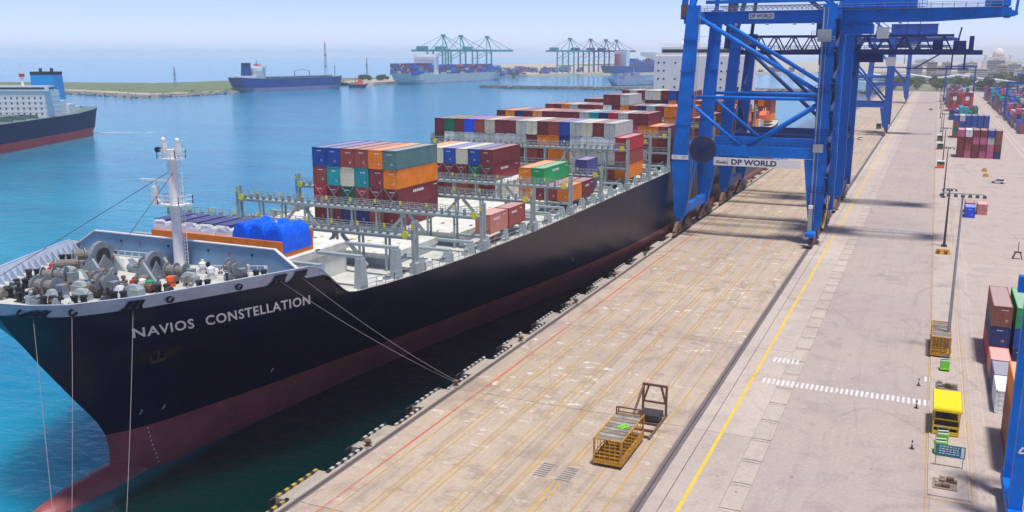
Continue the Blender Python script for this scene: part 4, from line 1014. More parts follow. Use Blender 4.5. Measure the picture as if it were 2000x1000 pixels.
    for g, yy in zip(gy, Y):
        f = MB(); f.bar((WX+1,yy,gz1+0.8),(WX+4,g,top),0.9,1.0); f.build('tower_leg', m, root)
        f = MB(); f.bar((LX+0.4,yy,gz1+0.7),(WX+4,g,top),0.45,0.5); f.build('back_stay', m, root)
        f = MB(); f.bar((WX-3.2,g,gz0+1),(WX-1.0,g,gz0+38 if not lattice else gz0+36),1.0,2.2); f.build('boom', m, root)
    f = MB(); f.bar((WX+4,gy[0],top),(WX+4,gy[1],top),1.2); f.build('tower_top', m, root)
    # machinery house, trolley, cab
    hx0, hx1 = house
    f = MB(); f.box(hx0,hx1,yc-4.5,yc+4.5,gz1+0.25,gz1+6.4); f.box(hx0-0.3,hx1+0.3,yc-4.8,yc+4.8,gz1+6.4,gz1+6.7); mh = f.build('machinery_house', m, root)
    g_ = MB(); g_.rail([(hx0-1,yc-5.8,gz1+0.2),(hx1+2,yc-5.8,gz1+0.2)],1.1,0.05,2); g_.box(hx0-1,hx1+2,yc-6,yc-4.52,gz1+0.1,gz1+0.2); g_.build('gallery', m, mh)
    f = MB(); f.box(-20,-13.5,yc-2.9,yc+2.9,gz0-2.6,gz0-0.5); f.box(-19.5,-14,yc-4.0,yc+4.0,gz0-0.45,gz0-0.05); tr = f.build('trolley', M['crane_dark'] if detail < 2 else m, root)
    g_ = MB(); g_.frus((-12.6,-10.4,yc-1.4,yc+1.0),(-12.9,-10.2,yc-1.6,yc+1.2),gz0-3.6,gz0-1.2); g_.build('operator_cab', M['white'], tr)
    if detail > 1:
        # stair tower and ladders on the landside leg
        f = MB()
        for k in range(13):
            z = 5+k*3.4; zz = min(z+3.4, gz1)
            a = (LX+2.2, Y[0]-0.9, z) if k % 2 else (LX+2.2, Y[0]+2.6, z); b_ = (LX+2.2, Y[0]+2.6, zz) if k % 2 else (LX+2.2, Y[0]-0.9, zz)
            f.bar(a, b_, 0.8, 0.12); f.box(LX+1.9,LX+3.1,Y[0]-1.3,Y[0]-0.4,zz-0.08,zz); f.rail([(LX+2.65,a[1],a[2]),(LX+2.65,b_[1],b_[2])],1.0,0.03,1.5)
        for dx, dy in ((3.1,-1.3),(3.1,2.8),(2.0,2.8)): f.bar((LX+dx,Y[0]+dy,4.5),(LX+dx,Y[0]+dy,gz1),0.12)
        f.build('stair_tower', M['crane_dark'], root)
        f = MB(); f.box(LX-0.9,LX+1.2,Y[0]-1.7,Y[0]-0.8,portal+0.6,portal+2.4); f.build('electrical_box', M['galv'], root)
        f = MB(); f.box(LX-1.6,LX+1.2,Y[0]-1.6,Y[0]-0.8,44.4,47.0); f.rail([(LX-2.0,Y[0]-1.7,44.3),(LX+2.0,Y[0]-1.7,44.3)],1.1,0.05,1); f.build('electrical_box', M['galv'], root)
        # buffer post with pale cap at the landside corner
        f = MB(); f.box(LX-0.7,LX+0.1,Y[0]-3.6,Y[0]-2.8,3.4,8.6); f.box(LX-0.75,LX+0.15,Y[0]-3.65,Y[0]-2.75,8.6,9.3,1); f.build('motor_post', [M['galv'], M['white']], root)
        f = MB(); f.box(LX-0.9,LX+1.1,Y[0]-6.0,Y[0]-2.4,2.6,3.4); f.build('buffer_beam', m, root)
        f = MB(); f.box(LX+1.4,LX+1.9,Y[0]+0.5,Y[0]+4.5,4.0,12.0); f.tube((LX+1.6,Y[0]+1,6.5),(LX+2.0,Y[0]+1,6.5),1.3,14); f.build('drive_guard', M['rustmetal'], root)
        f = MB(); f.bar((LX+2.3,Y[0]-0.9,4.0),(LX+2.9,Y[0]+1.5,11.0),0.35); f.build('yellow_stair', M['yellow'], root)
        # cable reel
        f = MB(); rc = (-46.9, Y[0]-3.4, 20.6); f.tube((rc[0],rc[1]-0.12,rc[2]),(rc[0],rc[1]+0.12,rc[2]),3.1,36)
        rl = f.build('cable_reel', M['reel'], root)
        g_ = MB()
        for k in range(24):
            a = 2*math.pi*k/24; g_.bar((rc[0]+0.5*math.cos(a),rc[1]-0.16,rc[2]+0.5*math.sin(a)),(rc[0]+3.0*math.cos(a),rc[1]-0.16,rc[2]+3.0*math.sin(a)),0.07)
        g_.tube((rc[0],rc[1]-0.5,rc[2]),(rc[0],rc[1]+3.3,rc[2]),0.45,12); g_.build('spoke', M['crane_dark'], rl)
        # flanged joints, leg platforms, floodlights, cable tray
        for yy in Y:
            for z in (10.5, 26.0, 38.0, 45.0):
                t_ = (z-(portal-1.3))/(gz1+1.0-(portal-1.3))
                if z > portal:
                    f = MB(); f.box(WX-2.2+2.1*t_-0.12,WX+1.1+1.6*t_+0.12,yy-0.92,yy+0.92,z-0.12,z+0.12); f.build('flange', m, root)
                    f = MB(); f.box(LX-1.02,LX+2.02,yy-0.87,yy+0.87,z-0.12,z+0.12); f.build('flange', m, root)
        for z in (12.0, 24.5, 34.0, 42.0):
            f = MB(); f.box(LX-1.2,LX+3.4,Y[0]-1.9,Y[0]-0.78,z,z+0.1); f.rail([(LX-1.2,Y[0]-1.85,z+0.1),(LX+3.4,Y[0]-1.85,z+0.1)],1.1,0.045,0.9); f.build('leg_platform', M['crane_dark'], root)
        f = MB()
        for dx in (1.5, 1.9): f.bar((WX+dx+0.5,Y[0]-0.95,6.5),(WX+dx+1.2,Y[0]-0.95,gz1),0.07)
        for k in range(100): f.bar((WX+2.0+0.7*k/100,Y[0]-0.95,6.7+k*0.44),(WX+2.4+0.7*k/100,Y[0]-0.95,6.7+k*0.44),0.05)
        f.build('ladder', M['galv'], root)
        f = MB(); f.bar((LX-0.6,Y[0]-0.86,5.0),(LX-0.6,Y[0]-0.86,gz1),0.3,0.14); f.bar((LX+0.2,Y[0]-0.84,5.0),(LX+0.2,Y[0]-0.84,gz1),0.12); f.build('cable_tray', M['galv'], root)
        for x in (-48,-43,-36,-30,-26,-8):
            f = MB(); f.frus((x-0.35,x+0.35,gy[0]-1.0,gy[0]-0.5),(x-0.25,x+0.25,gy[0]-0.9,gy[0]-0.6),gz0-0.55,gz0-0.1); f.build('floodlight', M['galv'], root)
        f = MB(); f.rail([(WX+2.4,Y[0]-0.55,portal+1.2),(LX-1,Y[0]-0.55,portal+1.2)],1.1,0.045,1.5); f.build('handrail', M['crane_dark'], root)
        f = MB()
        for k in range(3): f.path([(WX-2,yc-1+k,gz1+10),(-30,yc-1+k,gz1+3.5),(back-4,yc-1+k,gz1+2.2)],0.05,5)
        f.build('boom_rope', M['greasymetal'], root)
        # signs
        f = MB(); f.box(-44.8,-25.6,Y[0]-0.95,Y[0]-0.8,portal-3.3,portal-1.45); sg = f.build('sign_board', M['white'], root)
        fit_text('DP WORLD', -40.8, -30.7, Y[0]-0.965, portal-3.02, 1.28, 0.035, M['letter_dark'], sg)
        f = MB()      # small swirl emblem of broken strokes
        for k in range(9):
            x = -44.2+k*0.3; f.bar((x,Y[0]-0.97,portal-2.6+0.25*math.sin(k*0.9)),(x+0.28,Y[0]-0.97,portal-2.3+0.2*math.sin(k*1.3+1)),0.02,0.12)
        f.bar((-44.3,Y[0]-0.97,portal-2.65),(-41.7,Y[0]-0.97,portal-2.75),0.02,0.14); f.bar((-41.55,Y[0]-0.97,portal-3.25),(-41.55,Y[0]-0.97,portal-1.5),0.06,0.02); f.build('emblem', M['letter_dark'], sg)
        f = MB(); f.box(-40.2,-34.6,gy[0]-0.75,gy[0]-0.56,gz0+0.85,gz0+2.15); sg = f.build('sign_board', M['white'], root)
        fit_text('DP WORLD', -39.9, -34.9, gy[0]-0.77, gz0+1.08, 0.85, 0.025, M['letter_dark'], sg)
        f = MB(); f.box(WX-2.35,WX+1.6,Y[0]-0.9,Y[0]-0.81,portal-2.4,portal-1.4); sg = f.build('sign_board', M['white'], root)
        f = MB()
        for x0_ in (-1.7, -1.2, 0.1, 0.45, 0.8): f.bar((WX+x0_,Y[0]-0.915,portal-2.15),(WX+x0_,Y[0]-0.915,portal-1.65),0.12,0.02); f.bar((WX+x0_,Y[0]-0.915,portal-1.65),(WX+x0_+0.3,Y[0]-0.915,portal-1.65),0.02,0.12)
        f.build('lettering', M['galv'], sg)
        # trolley-way clutter: festoon cables, sheaves
        f = MB()
        for k in range(22):
            x = -46+k*1.05; f.path([(x,gy[0]-0.3,gz1+0.9),(x+0.5,gy[0]-0.3,gz1+0.35),(x+1.05,gy[0]-0.3,gz1+0.9)],0.05,4)
        f.box(-47,-23,gy[0]-0.5,gy[0]-0.2,gz1+0.95,gz1+1.2); f.build('festoon', M['greasymetal'], root)
        f = MB(); f.box(WX+2,back-30,gy[0]-0.5,gy[0]+0.2,gz1+1.7,gz1+2.5); f.build('upper_beam', m, root)
        f = MB(); f.box(WX-3.6,WX-1.2,yc-5,yc-2.4,gz1-1.2,gz1+1.6); f.build('hinge_block', M['rustmetal'], root)
        f = MB(); f.box(back-6,back-1.5,yc-4.2,yc+4.2,gz1+0.1,gz1+1.9); f.tube((back-4,yc-4.4,gz1+1.2),(back-4,yc+4.4,gz1+1.2),1.0,14); f.bar((back-0.4,gy[0],gz0+1.2),(back-0.2,gy[0],gz1+1.6),0.5); f.build('sheave_frame', m, root)
        f = MB(); f.path([(-6.5,yc-3.0,gz1+6),(-6.5,yc-3.0,gz0-9)],0.06,5); f.path([(-4.0,yc-3.0,gz1+3),(-4.0,yc-3.0,gz0-7)],0.06,5); f.build('hoist_rope', M['greasymetal'], root)
    elif lattice:
        f = MB(); f.box(WX+14,back-2,yc-1.0,yc+1.0,gz0-0.2,gz0+0.9); f.box(-30,-25,yc-3,yc+3,gz0-3.4,gz0-0.6); f.build('trolley_way', M['greasymetal'], root)
        f = MB()
        f.box(back-9,back-2,yc-3.6,yc+3.6,gz0-4.4,gz0-4.1); f.bar((back-3,gy[0],gz0),(back-3,gy[0],gz0-4.2),0.45); f.bar((back-6,gy[0],gz0),(back-6,gy[0],gz0-4.2),0.35); f.bar((back-9,gy[0],gz0-0.4),(back-15,gy[0],gz0-4.2),0.35); f.bar((back-17,gy[0],gz0-4.2),(back-9,gy[0],gz0-4.2),0.3)
        f.build('service_platform', M['crane_dark'], root)
        f = MB(); f.box(back-6,back-3,yc-3,yc+3,gz0+0.7,gz0+3.0); f.box(back-11,back-8.5,yc-3,yc+1,gz0+0.7,gz0+3.2); f.bar((back-5,gy[0],gz0+3),(back-4.4,gy[0],gz0+6.4),0.4); f.build('rope_sheave_frame', M['crane_dark'], root)
    return root
crane(225.2, 12.4, 'nearest bright blue gantry crane with white lettered board across its portal', M['crane'], back=14.3)
crane(276.0, 12.0, 'dark blue gantry crane with lattice girder right behind the lettered one', M['crane_dark'], portal=19.0, tie=30.5, gz0=42.2, gz1=46.6, back=9.5, detail=1, lattice=True, house=(-31,-24), legm=M['crane_mid'])
crane(532.0, 12.0, 'blue gantry crane with a cabin on its girder, beyond the lattice-girder crane', M['crane_mid'], portal=15.6, tie=30.0, gz0=47.6, gz1=50.0, back=9.5, detail=1, house=(-23,-1))
crane(880.0, 12.0, 'farthest blue gantry crane standing near the end of the quay', M['crane_mid'], portal=15.6, tie=30.0, gz0=46.5, gz1=49.0, back=8.0, detail=1, house=(-25,-14))
# yard gantry (rubber tyred): the leg at the right edge
def rtg(x0, x1, y0, y1, label, zt=20.5, m=None, detail=True):
    m = m or M['crane']
    r = empty('yard_gantry', (x0, y0, 0), 0, label, 'yard crane', 'rubber-tyred yard gantries')
    for x in (x0, x1):
        for yy in (y0, y1):
            f = MB(); f.frus((x-0.55,x+0.55,yy-0.6,yy+0.6),(x-0.5,x+0.5,yy-0.5,yy+0.5),1.9,zt); f.build('leg', m, r)
            for dy in (-1.0, 1.0):
                w_ = MB(); w_.tube((x-0.3,yy+dy,0.75),(x+0.3,yy+dy,0.75),0.75,18); w_.tube((x-0.33,yy+dy,0.75),(x+0.33,yy+dy,0.75),0.35,12,mi=1); w_.build('wheel', [M['tyre'], M['galv']], r)
        f = MB(); f.box(x-0.6,x+0.6,y0-1.6,y1+1.6,1.3,2.3); f.build('sill_beam', m, r)
        f = MB(); f.bar((x,y0,zt),(x,y1,zt),0.7); f.build('cross_beam', m, r)
    for yy in (y0, y1):
        f = MB(); f.box(x0-1.2,x1+1.2,yy-0.5,yy+0.5,zt,zt+1.5); f.build('girder', m, r)
    f = MB(); f.box((x0+x1)/2,(x0+x1)/2+4,y0-0.5,y1+0.5,zt+1.5,zt+3.4); f.build('trolley', M['galv'], r)
    if detail:
        f = MB(); f.box(x0+0.7,x0+1.2,y0-0.3,y0+0.3,9,13); f.build('cable_box', M['yellow'], r)
        f = MB()
        for dx in (0.65, 1.05): f.bar((x0+dx,y0-0.4,2.3),(x0+dx,y0-0.4,zt),0.06)
        for k in range(45): f.bar((x0+0.65,y0-0.4,2.5+k*0.4),(x0+1.05,y0-0.4,2.5+k*0.4),0.05)
        f.build('ladder', M['galv'], r)
        f = MB(); f.bar((x0-0.3,y0-0.62,7.7),(x0+0.0,y0-0.62,8.3),0.02,0.14); f.bar((x0+0.0,y0-0.62,8.3),(x0+0.35,y0-0.62,7.8),0.02,0.14); f.bar((x0-0.3,y0-0.62,7.7),(x0+0.35,y0-0.62,7.8),0.02,0.14); f.build('emblem', M['white'], r)
    return r
rtg(9.85, 33.0, 87.6, 94.5, 'bright blue yard gantry leg beside the near container stack')
rtg(8.0, 31.0, 905.0, 912.0, 'pale blue yard gantry straddling the far container row', 30.0, M['crane_mid'], False)
rtg(44.0, 68.0, 700.0, 707.0, 'blue yard gantry over the inland container rows', 22.0, M['crane_mid'], False)
rtg(70.0, 94.0, 980.0, 987.0, 'hazy yard gantry at the far end of the yard', 22.0, M['crane_mid'], False)
# ---------------------------------------------------------------- other ships
def far_hull(root, L, B, D, boot, mats, flare=0.5, n=26, sheer=1.2):
    """local: stern at y=0, bow at y=L, waterline z=0"""
    mb = MB(); zs = [-1.0, 0.0, boot*0.5, boot, boot+(D-boot)*0.3, boot+(D-boot)*0.65, D]
    def hb(t, zf):
        if t < 0.1: v = 0.72+0.28*math.sin(t/0.1*math.pi/2) - (0.25 if zf < 0.2 else 0)*(1-t/0.1)
        elif t < 0.78: v = 1
        else:
            s = (t-0.78)/0.22; v = (1-s**(1.6+0.9*zf))
        return max(0.0, v)*B/2
    ns = n+1
    for sg in (1, -1):
        base = len(mb.v)
        for z in zs:
            zf = max(0, z/D)
            for i in range(ns):
                t = i/n
                y = t*(L - 5*(1-zf)) + (9*(1-zf)*(1-t/0.1) if t < 0.1 else 0)
                zz = z + (sheer*((t-0.75)/0.25)**2*zf if t > 0.75 else 0) + (1.6*sheer*((0.2-t)/0.2)*zf if t < 0.2 else 0)
                mb.v.append((sg*hb(t, zf), y, zz))
        for k in range(len(zs)-1):
            mi = 0 if zs[k] < boot-1e-6 else 1
            for i in range(n):
                a = base+k*ns+i; q = (a, a+1, a+ns+1, a+ns); mb.f.append(q if sg > 0 else q[::-1]); mb.m.append(mi)
    off = ns*len(zs)
    for k in range(len(zs)-1): mb.f.append((k*ns, (k+1)*ns, (k+1)*ns+off, k*ns+off)); mb.m.append(0 if zs[k] < boot-1e-6 else 1)
    kk = (len(zs)-1)*ns
    for i in range(n): mb.f.append((kk+i, kk+i+1, kk+i+1+off, kk+i+off)); mb.m.append(2)
    return mb.build('hull', mats, root, smooth=False, local=True)
M['navyhull'] = mat('navyhull', (0.006,0.018,0.075), 0.5, spec=0.15, var=0.15, scale=0.1)
M['bluehull'] = mat('bluehull', (0.003,0.055,0.26), 0.5, spec=0.15, var=0.15, scale=0.1)
M['bluegreyboot'] = mat('bluegreyboot', (0.2,0.2,0.34), 0.5, var=0.15, scale=0.1)
M['redboot'] = mat('redboot', (0.45,0.06,0.07), 0.55, spec=0.2, var=0.2, scale=0.1)
M['deckgreen'] = mat('deckgreen', (0.12,0.19,0.18), 0.7, var=0.2, scale=0.3)
M['funnelblue'] = mat('funnelblue', (0.01,0.3,0.7), 0.4, var=0.05)
M['greyhull'] = mat('greyhull', (0.45,0.5,0.52), 0.5, var=0.1, scale=0.1)
M['lilac'] = mat('lilac', (0.3,0.33,0.45), 0.5, var=0.2, scale=0.1)
def tower_block(f, x0, x1, y0, y1, z0, z1, decks=4, over=0.5):
    f.box(x0, x1, y0, y1, z0, z1)
    for k in range(1, decks):
        z = z0+(z1-z0)*k/decks; f.box(x0-over, x1+over, y0-over, y1+over, z-0.12, z+0.12)
# tanker leaving at the left: stern towards us on the right, bow out of the picture
tk = empty('tanker', (-450, 388, WZ), math.atan2(-33.5, -92.8) - math.pi/2 + math.pi*0, 'navy and red tanker with white superstructure and blue funnel under way', 'tanker')
d_ = Vector((41.0, -89.0, 0)).normalized(); tk.rotation_euler = (0, 0, math.atan2(-d_.x, d_.y))
far_hull(tk, 182, 30, 13.2, 4.2, [M['redboot'], M['navyhull'], M['deckgreen']])
f = MB(); tower_block(f, -12.5, 12.5, 48, 64, 13.2, 26.5, 5, 0.06); f.box(-15, 15, 58, 64.5, 26.5, 29.0); f.box(-9, 9, 32, 48, 13.2, 20.5); f.box(-8,8,16,32,13.2,16.5); f.box(-10,10,26,34,13.2,18.2); h_ = f.build('superstructure', M['white'], tk, local=True)
for k in range(3):
    for i in range(9):
        g_ = MB(); y_ = 49.5+i*1.6; g_.box(12.48,12.62,y_,y_+0.7,15+k*2.6,15.8+k*2.6); g_.build('window', M['glass'], h_, local=True)
for k in range(4):
    for i in range(8):
        g_ = MB(); x_ = -10.8+i*3.0; g_.box(x_,x_+0.8,63.98,64.1,14.6+k*2.65,15.4+k*2.65); g_.build('window', M['glass'], h_, local=True)
for s in (-1, 1):
    g_ = MB(); g_.box(s*15.05-0.05,s*15.05+0.05,58.5,64,27.4,28.3); g_.build('bridge_window', M['glass'], h_, local=True)
g_ = MB(); g_.box(-13,13,64.45,64.58,27.4,28.3); g_.build('bridge_window', M['glass'], h_, local=True)
f = MB(); f.frus((-6.5,6.5,28,40),(-6,6,29,39.5),18.5,34); f.box(-6.1,6.1,28.9,39.6,34.0,35.6,1); f.tube((-2,32,35.6),(-2,32,37.4),0.8,8,mi=1); f.tube((2,36,35.6),(2,36,37.4),0.8,8,mi=1); f.build('funnel', [M['funnelblue'], M['dark']], tk, local=True)
f = MB(); f.tube((0,60,29),(0,60,40),0.8,8,r2=0.3); f.bar((-3,60,33),(3,60,33),0.3); f.build('radar_mast', M['white'], tk, local=True)
f = MB(); f.box(-1,1,59,61,33.5,35); f.build('radar', M['redpaint'], tk, local=True)
f = MB(); f.prism([(24,15.2),(32,15.2),(33,16.6),(32,17.8),(24,17.8),(23,16.6)],0,12.0,14.6); f.build('lifeboat', M['orangepaint'], tk, local=True)
f = MB(); f.bar((12,36,14),(13,47,22),0.6); f.box(9,13.5,34,44,13.3,15.5); f.bar((13,38,13.2),(13,38,21),0.7); f.bar((10,18,13.2),(10,18,21),1.2); f.build('stores_crane', M['white'], tk, local=True)
f = MB(); f.rail([(13,1,13.5),(14.8,12,13.3),(14.8,140,13.3)],1.2,0.08,3); f.box(-5,5,70,130,14.5,15.2)
for k in range(8): f.box(-12,12,72+k*12,73+k*12,13.2,15.0)
f.box(-3,3,2,6,13.4,15.5); f.build('deck_piping', M['deckgreen'], tk, local=True)
M['foam'] = paint_mat('foam', (0.75,0.85,0.88), 0.75, 0.25)
for (a, b_, wd) in (((-446,392),(-408,404),2.2),((-440,399),(-395,418),1.6)):
    f = MB(); dx, dy = b_[0]-a[0], b_[1]-a[1]; L_ = math.hypot(dx, dy); nx, ny = -dy/L_*wd, dx/L_*wd
    f.add([(a[0]+nx,a[1]+ny,WZ+0.03),(a[0]-nx,a[1]-ny,WZ+0.03),(b_[0]-nx*0.3,b_[1]-ny*0.3,WZ+0.03),(b_[0]+nx*0.3,b_[1]+ny*0.3,WZ+0.03)], [(0,1,2,3)])
    tag(f.build('wake_foam', M['foam']), 'thin white wake foam behind the departing tanker stern', kind='stuff')
# blue tanker moored by the spit
bt = empty('tanker', (-735, 862, WZ), 0, 'bright blue laden tanker moored by the low green spit', 'tanker')
d_ = Vector((30.0, 172.0, 0)).normalized(); bt.rotation_euler = (0,0,math.atan2(-d_.x, d_.y)); bt.location = (-748, 866, WZ)
far_hull(bt, 178, 30, 15.5, 5.0, [M['bluegreyboot'], M['bluehull'], M['deckgreen']])
f = MB(); tower_block(f, -12, 12, 26, 38, 15.5, 28, 4); f.box(-15,15,33,38,28,30.5); f.box(-10,10,8,26,15.5,19); f.build('superstructure', M['white'], bt, local=True)
f = MB(); f.frus((-4,4,14,24),(-3.5,3.5,15,23),19,31); f.box(-3.6,3.6,14.9,23.1,31,34,1); f.build('funnel', [M['bluehull'], M['dark']], bt, local=True)
f = MB(); f.tube((0,35,30),(0,35,37),0.5,8); f.bar((-3,35,33),(3,35,33),0.4); f.build('radar_mast', M['galv'], bt, local=True)
f = MB(); f.box(-4,4,34,38,30.4,32.2); f.build('bridge_front', M['redpaint'], bt, local=True)
f = MB()
for yy in (95, 120): f.tube((0,yy,15.5),(0,yy,24),0.8,8); 
f.bar((0,95,23),(4,104,26),0.6); f.bar((0,120,23),(-4,110,26),0.6); f.tube((0,165,17),(0,165,30),0.6,8); f.build('cargo_crane', M['galv'], bt, local=True)
f = MB(); f.box(-6,6,45,155,16.0,17.4)
for k in range(9): f.box(-13,13,48+k*12,49.2+k*12,15.5,17.0)
f.build('deck_piping', M['deckgreen'], bt, local=True)
# far container ship, containers aboard too small to tell apart
fs_ = empty('container_ship', (-712, 1180, WZ), 0, 'pale hulled container ship loaded high at the far terminal', 'container ship')
fs_.rotation_euler = (0,0,R(-3)); far_hull(fs_, 310, 42, 14.5, 2.5, [M['lilac'], M['greyhull'], M['greyhull']])
f = MB(); tower_block(f, -18, 18, 66, 78, 14, 40, 6, 0.2); f.box(-22,22,72,78,40,44); f.build('superstructure', M['white'], fs_, local=True)
def stuff_boxes(name, spots, root, pal, label=None):
    mb = MB(); mats = [mat('box_'+p, COL[p], 0.55, var=0.1, scale=0.2) if ('box_'+p) not in bpy.data.materials else bpy.data.materials['box_'+p] for p in pal]
    for (x, y, z, nx, nt, L) in spots:
        for i in range(nx):
            for t in range(nt if isinstance(nt, int) else nt[i % len(nt)]):
                mb.box(x+i*2.75, x+i*2.75+2.5, y, y+L, z+t*2.75, z+t*2.75+2.68, random.randrange(len(pal)))
    o = mb.build(name, mats, root, local=True); o['kind'] = 'stuff'
    return o
random.seed(11)
PAL = ['maroon','brick red','blue','navy','light grey','pink','slate','purple','bright blue','teal']
sp = [(-20.4, 5+k*14, 14.2, 15, (6,6,5) if k < 4 else (5,6,6,5), 12.6) for k in range(4)] + [(-20.4, 84+k*14, 14.2, 15, random.choice([(4,4,3),(3,4,3),(4,5,4)]) if k < 12 else (3,4,3), 12.6) for k in range(14)]
stuff_boxes('container_load', sp, fs_, PAL)
fs2 = empty('container_ship', (-640, 1900, WZ), 0, 'blue container ship beneath the distant pair of crane groups', 'container ship')
fs2.rotation_euler = (0,0,R(-20)); far_hull(fs2, 260, 38, 18, 3.0, [M['lilac'], M['bluehull'], M['bluehull']])
f = MB(); tower_block(f, -16, 16, 50, 62, 18, 50, 6, 0.2); f.build('superstructure', M['white'], fs2, local=True)
f = MB(); f.box(-5,5,36,44,18,44); f.build('funnel', M['redpaint'], fs2, local=True)
stuff_boxes('container_load', [(-17, 66+k*14, 17.5, 12, random.choice([(4,5,4),(6,5,6),(3,4,4)]), 12.6) for k in range(12)], fs2, ['blue','bright blue','slate','purple','maroon'])
# grey patrol ship by the rock pier
nv = empty('patrol_ship', (-424, 1275, WZ), 0, 'low grey patrol ship lying behind the rock pier', 'ship'); nv.rotation_euler = (0,0,R(-32))
far_hull(nv, 100, 13, 8, 0.8, [M['dark'], M['lilac'], M['lilac']])
f = MB(); f.box(-5,5,25,60,8,13); f.box(-4,4,42,54,13,18); f.box(-3,3,28,34,13,17); f.tube((0,46,18),(0,46,28),0.7,6,r2=0.2); f.tube((0,36,13),(0,36,24),0.5,6,r2=0.2); f.box(-2,2,66,71,8,10.5); f.build('superstructure', M['lilac'], nv, local=True)
tg = empty('tugboat', (-722, 1058, WZ), 0, 'small tugboat with dark hull off the blue tanker bow', 'tugboat'); tg.rotation_euler = (0,0,R(-60))
far_hull(tg, 30, 10, 4.5, 0.8, [M['dark'], M['navyhull'], M['deckgrey']], sheer=2)
f = MB(); f.box(-3,3,12,22,4.5,8); f.box(-2.5,2.5,15,21,8,11); f.tube((0,12,8),(0,12,13),0.7,8); f.build('deckhouse', M['orangepaint'], tg, local=True)
# ---------------------------------------------------------------- spits, rock pier, far terminal
def terrain(name, outline, z0, z1, m, label, kind='structure', inset=6.0):
    cx = sum(p[0] for p in outline)/len(outline); cy = sum(p[1] for p in outline)/len(outline)
    mb = MB(); n = len(outline)
    inn = []
    for x, y in outline:
        d = math.hypot(cx-x, cy-y); inn.append((x+(cx-x)/d*inset, y+(cy-y)/d*inset))
    vs = [(x,y,z0) for x,y in outline] + [(x,y,z1) for x,y in inn]
    mb.add(vs, [(i,(i+1)%n,n+(i+1)%n,n+i) for i in range(n)] + [tuple(range(n,2*n))])
    return tag(mb.build(name, m), label, kind=kind)
def strip(pts_a, pts_b, per=12, jit=6):
    out = []
    for P in (pts_a, pts_b[::-1]):
        for (a, b_) in zip(P[:-1], P[1:]):
            for k in range(per):
                t = k/per; out.append((a[0]+(b_[0]-a[0])*t+random.uniform(-jit,jit), a[1]+(b_[1]-a[1])*t+random.uniform(-jit,jit)))
    return out
random.seed(5)
near_e = [(-1500,560),(-915,768),(-752,722),(-735,770),(-745,862),(-770,1020),(-812,1206),(-760,1245),(-748,1180)]
far_e = [(-1900,760),(-1180,980),(-1010,1010),(-990,1200),(-930,1320),(-880,1420),(-830,1420),(-790,1420),(-770,1420)]
terrain('spit', strip(near_e, far_e), WZ-2, -0.6, M['rock'], 'low rocky spit across the harbour mouth', inset=5)
near_g = [(x-9 if i > 1 else x+6, y+(16 if i < 3 else 6)) for i, (x, y) in enumerate(near_e)]; far_g = [(x+12, y-10) for x, y in far_e]
terrain('spit_sand', strip(near_g, far_g, jit=4), -0.9, -0.2, M['sand'], 'pale sandy ground on the spit', inset=3)
near_h = [(x-14, y+36) for x, y in near_e[:6]]; far_h = [(x+16, y-16) for x, y in far_e[:6]]
terrain('spit_grass', strip(near_h, far_h, jit=7), -0.4, 1.4, M['grass'], 'rough green grass covering the low spit', kind='structure', inset=5)
# rubble along the shores: real boulders, one mass
def boulders(name, line_pts, n, smin, smax, z, m, label, spread=4):
    mb = MB(); random.seed(len(name)+n)
    segs = list(zip(line_pts[:-1], line_pts[1:])); tot = sum(math.dist(a, b_) for a, b_ in segs)
    for _ in range(n):
        d = random.uniform(0, tot)
        for a, b_ in segs:
            L = math.dist(a, b_)
            if d <= L: break
            d -= L
        t = d/L; s = random.uniform(smin, smax)
        x = a[0]+(b_[0]-a[0])*t+random.gauss(0,spread); y = a[1]+(b_[1]-a[1])*t+random.gauss(0,spread)
        c = Vector((x, y, z+random.uniform(-0.6,0.8)*s*0.6)); vs = []
        for q in ((1,0,0),(-1,0,0),(0,1,0),(0,-1,0),(0,0,1),(0,0,-1)): vs.append(c+Vector(q)*s*random.uniform(0.6,1.2))
        mb.add(vs, [(0,2,4),(2,1,4),(1,3,4),(3,0,4),(2,0,5),(1,2,5),(3,1,5),(0,3,5)])
    return tag(mb.build(name, m), label, kind='stuff')
boulders('shore_rocks', near_e, 700, 1.2, 3.2, -2.6, M['rock'], 'grey boulders along the waterline of the spit')
terrain('rock_pier', strip([(-556,1124),(-430,1126),(-315,1136),(-200,1150),(-60,1160)], [(-552,1142),(-430,1144),(-315,1154),(-200,1170),(-60,1180)], per=8, jit=2), WZ-2, 0.4, M['rock'], 'narrow rubble pier crossing the basin', inset=3)
boulders('pier_rocks', [(-556,1126),(-315,1138),(-60,1160)], 420, 1.0, 3.0, -1.6, M['rock'], 'grey boulders heaped along the narrow pier')
terrain('far_terminal', [(-740,1150),(-735,1700),(-560,2020),(-420,2150),(300,2600),(300,5200),(-1500,5200),(-1500,3000),(-1000,2300),(-900,1800),(-880,1300),(-800,1160)], WZ-2, 0.8, M['sand'], 'flat ground of the far container terminal', inset=4)
# inland ground past the end of the quay
terrain('inland_ground', [(-58,1152),(-64,1240),(-20,1800),(-200,2400),(280,5600),(5200,5600),(5200,-200),(705,-200),(705,1152)], WZ, -0.3, M['land'], 'hazy inland ground beyond the quay', inset=4)
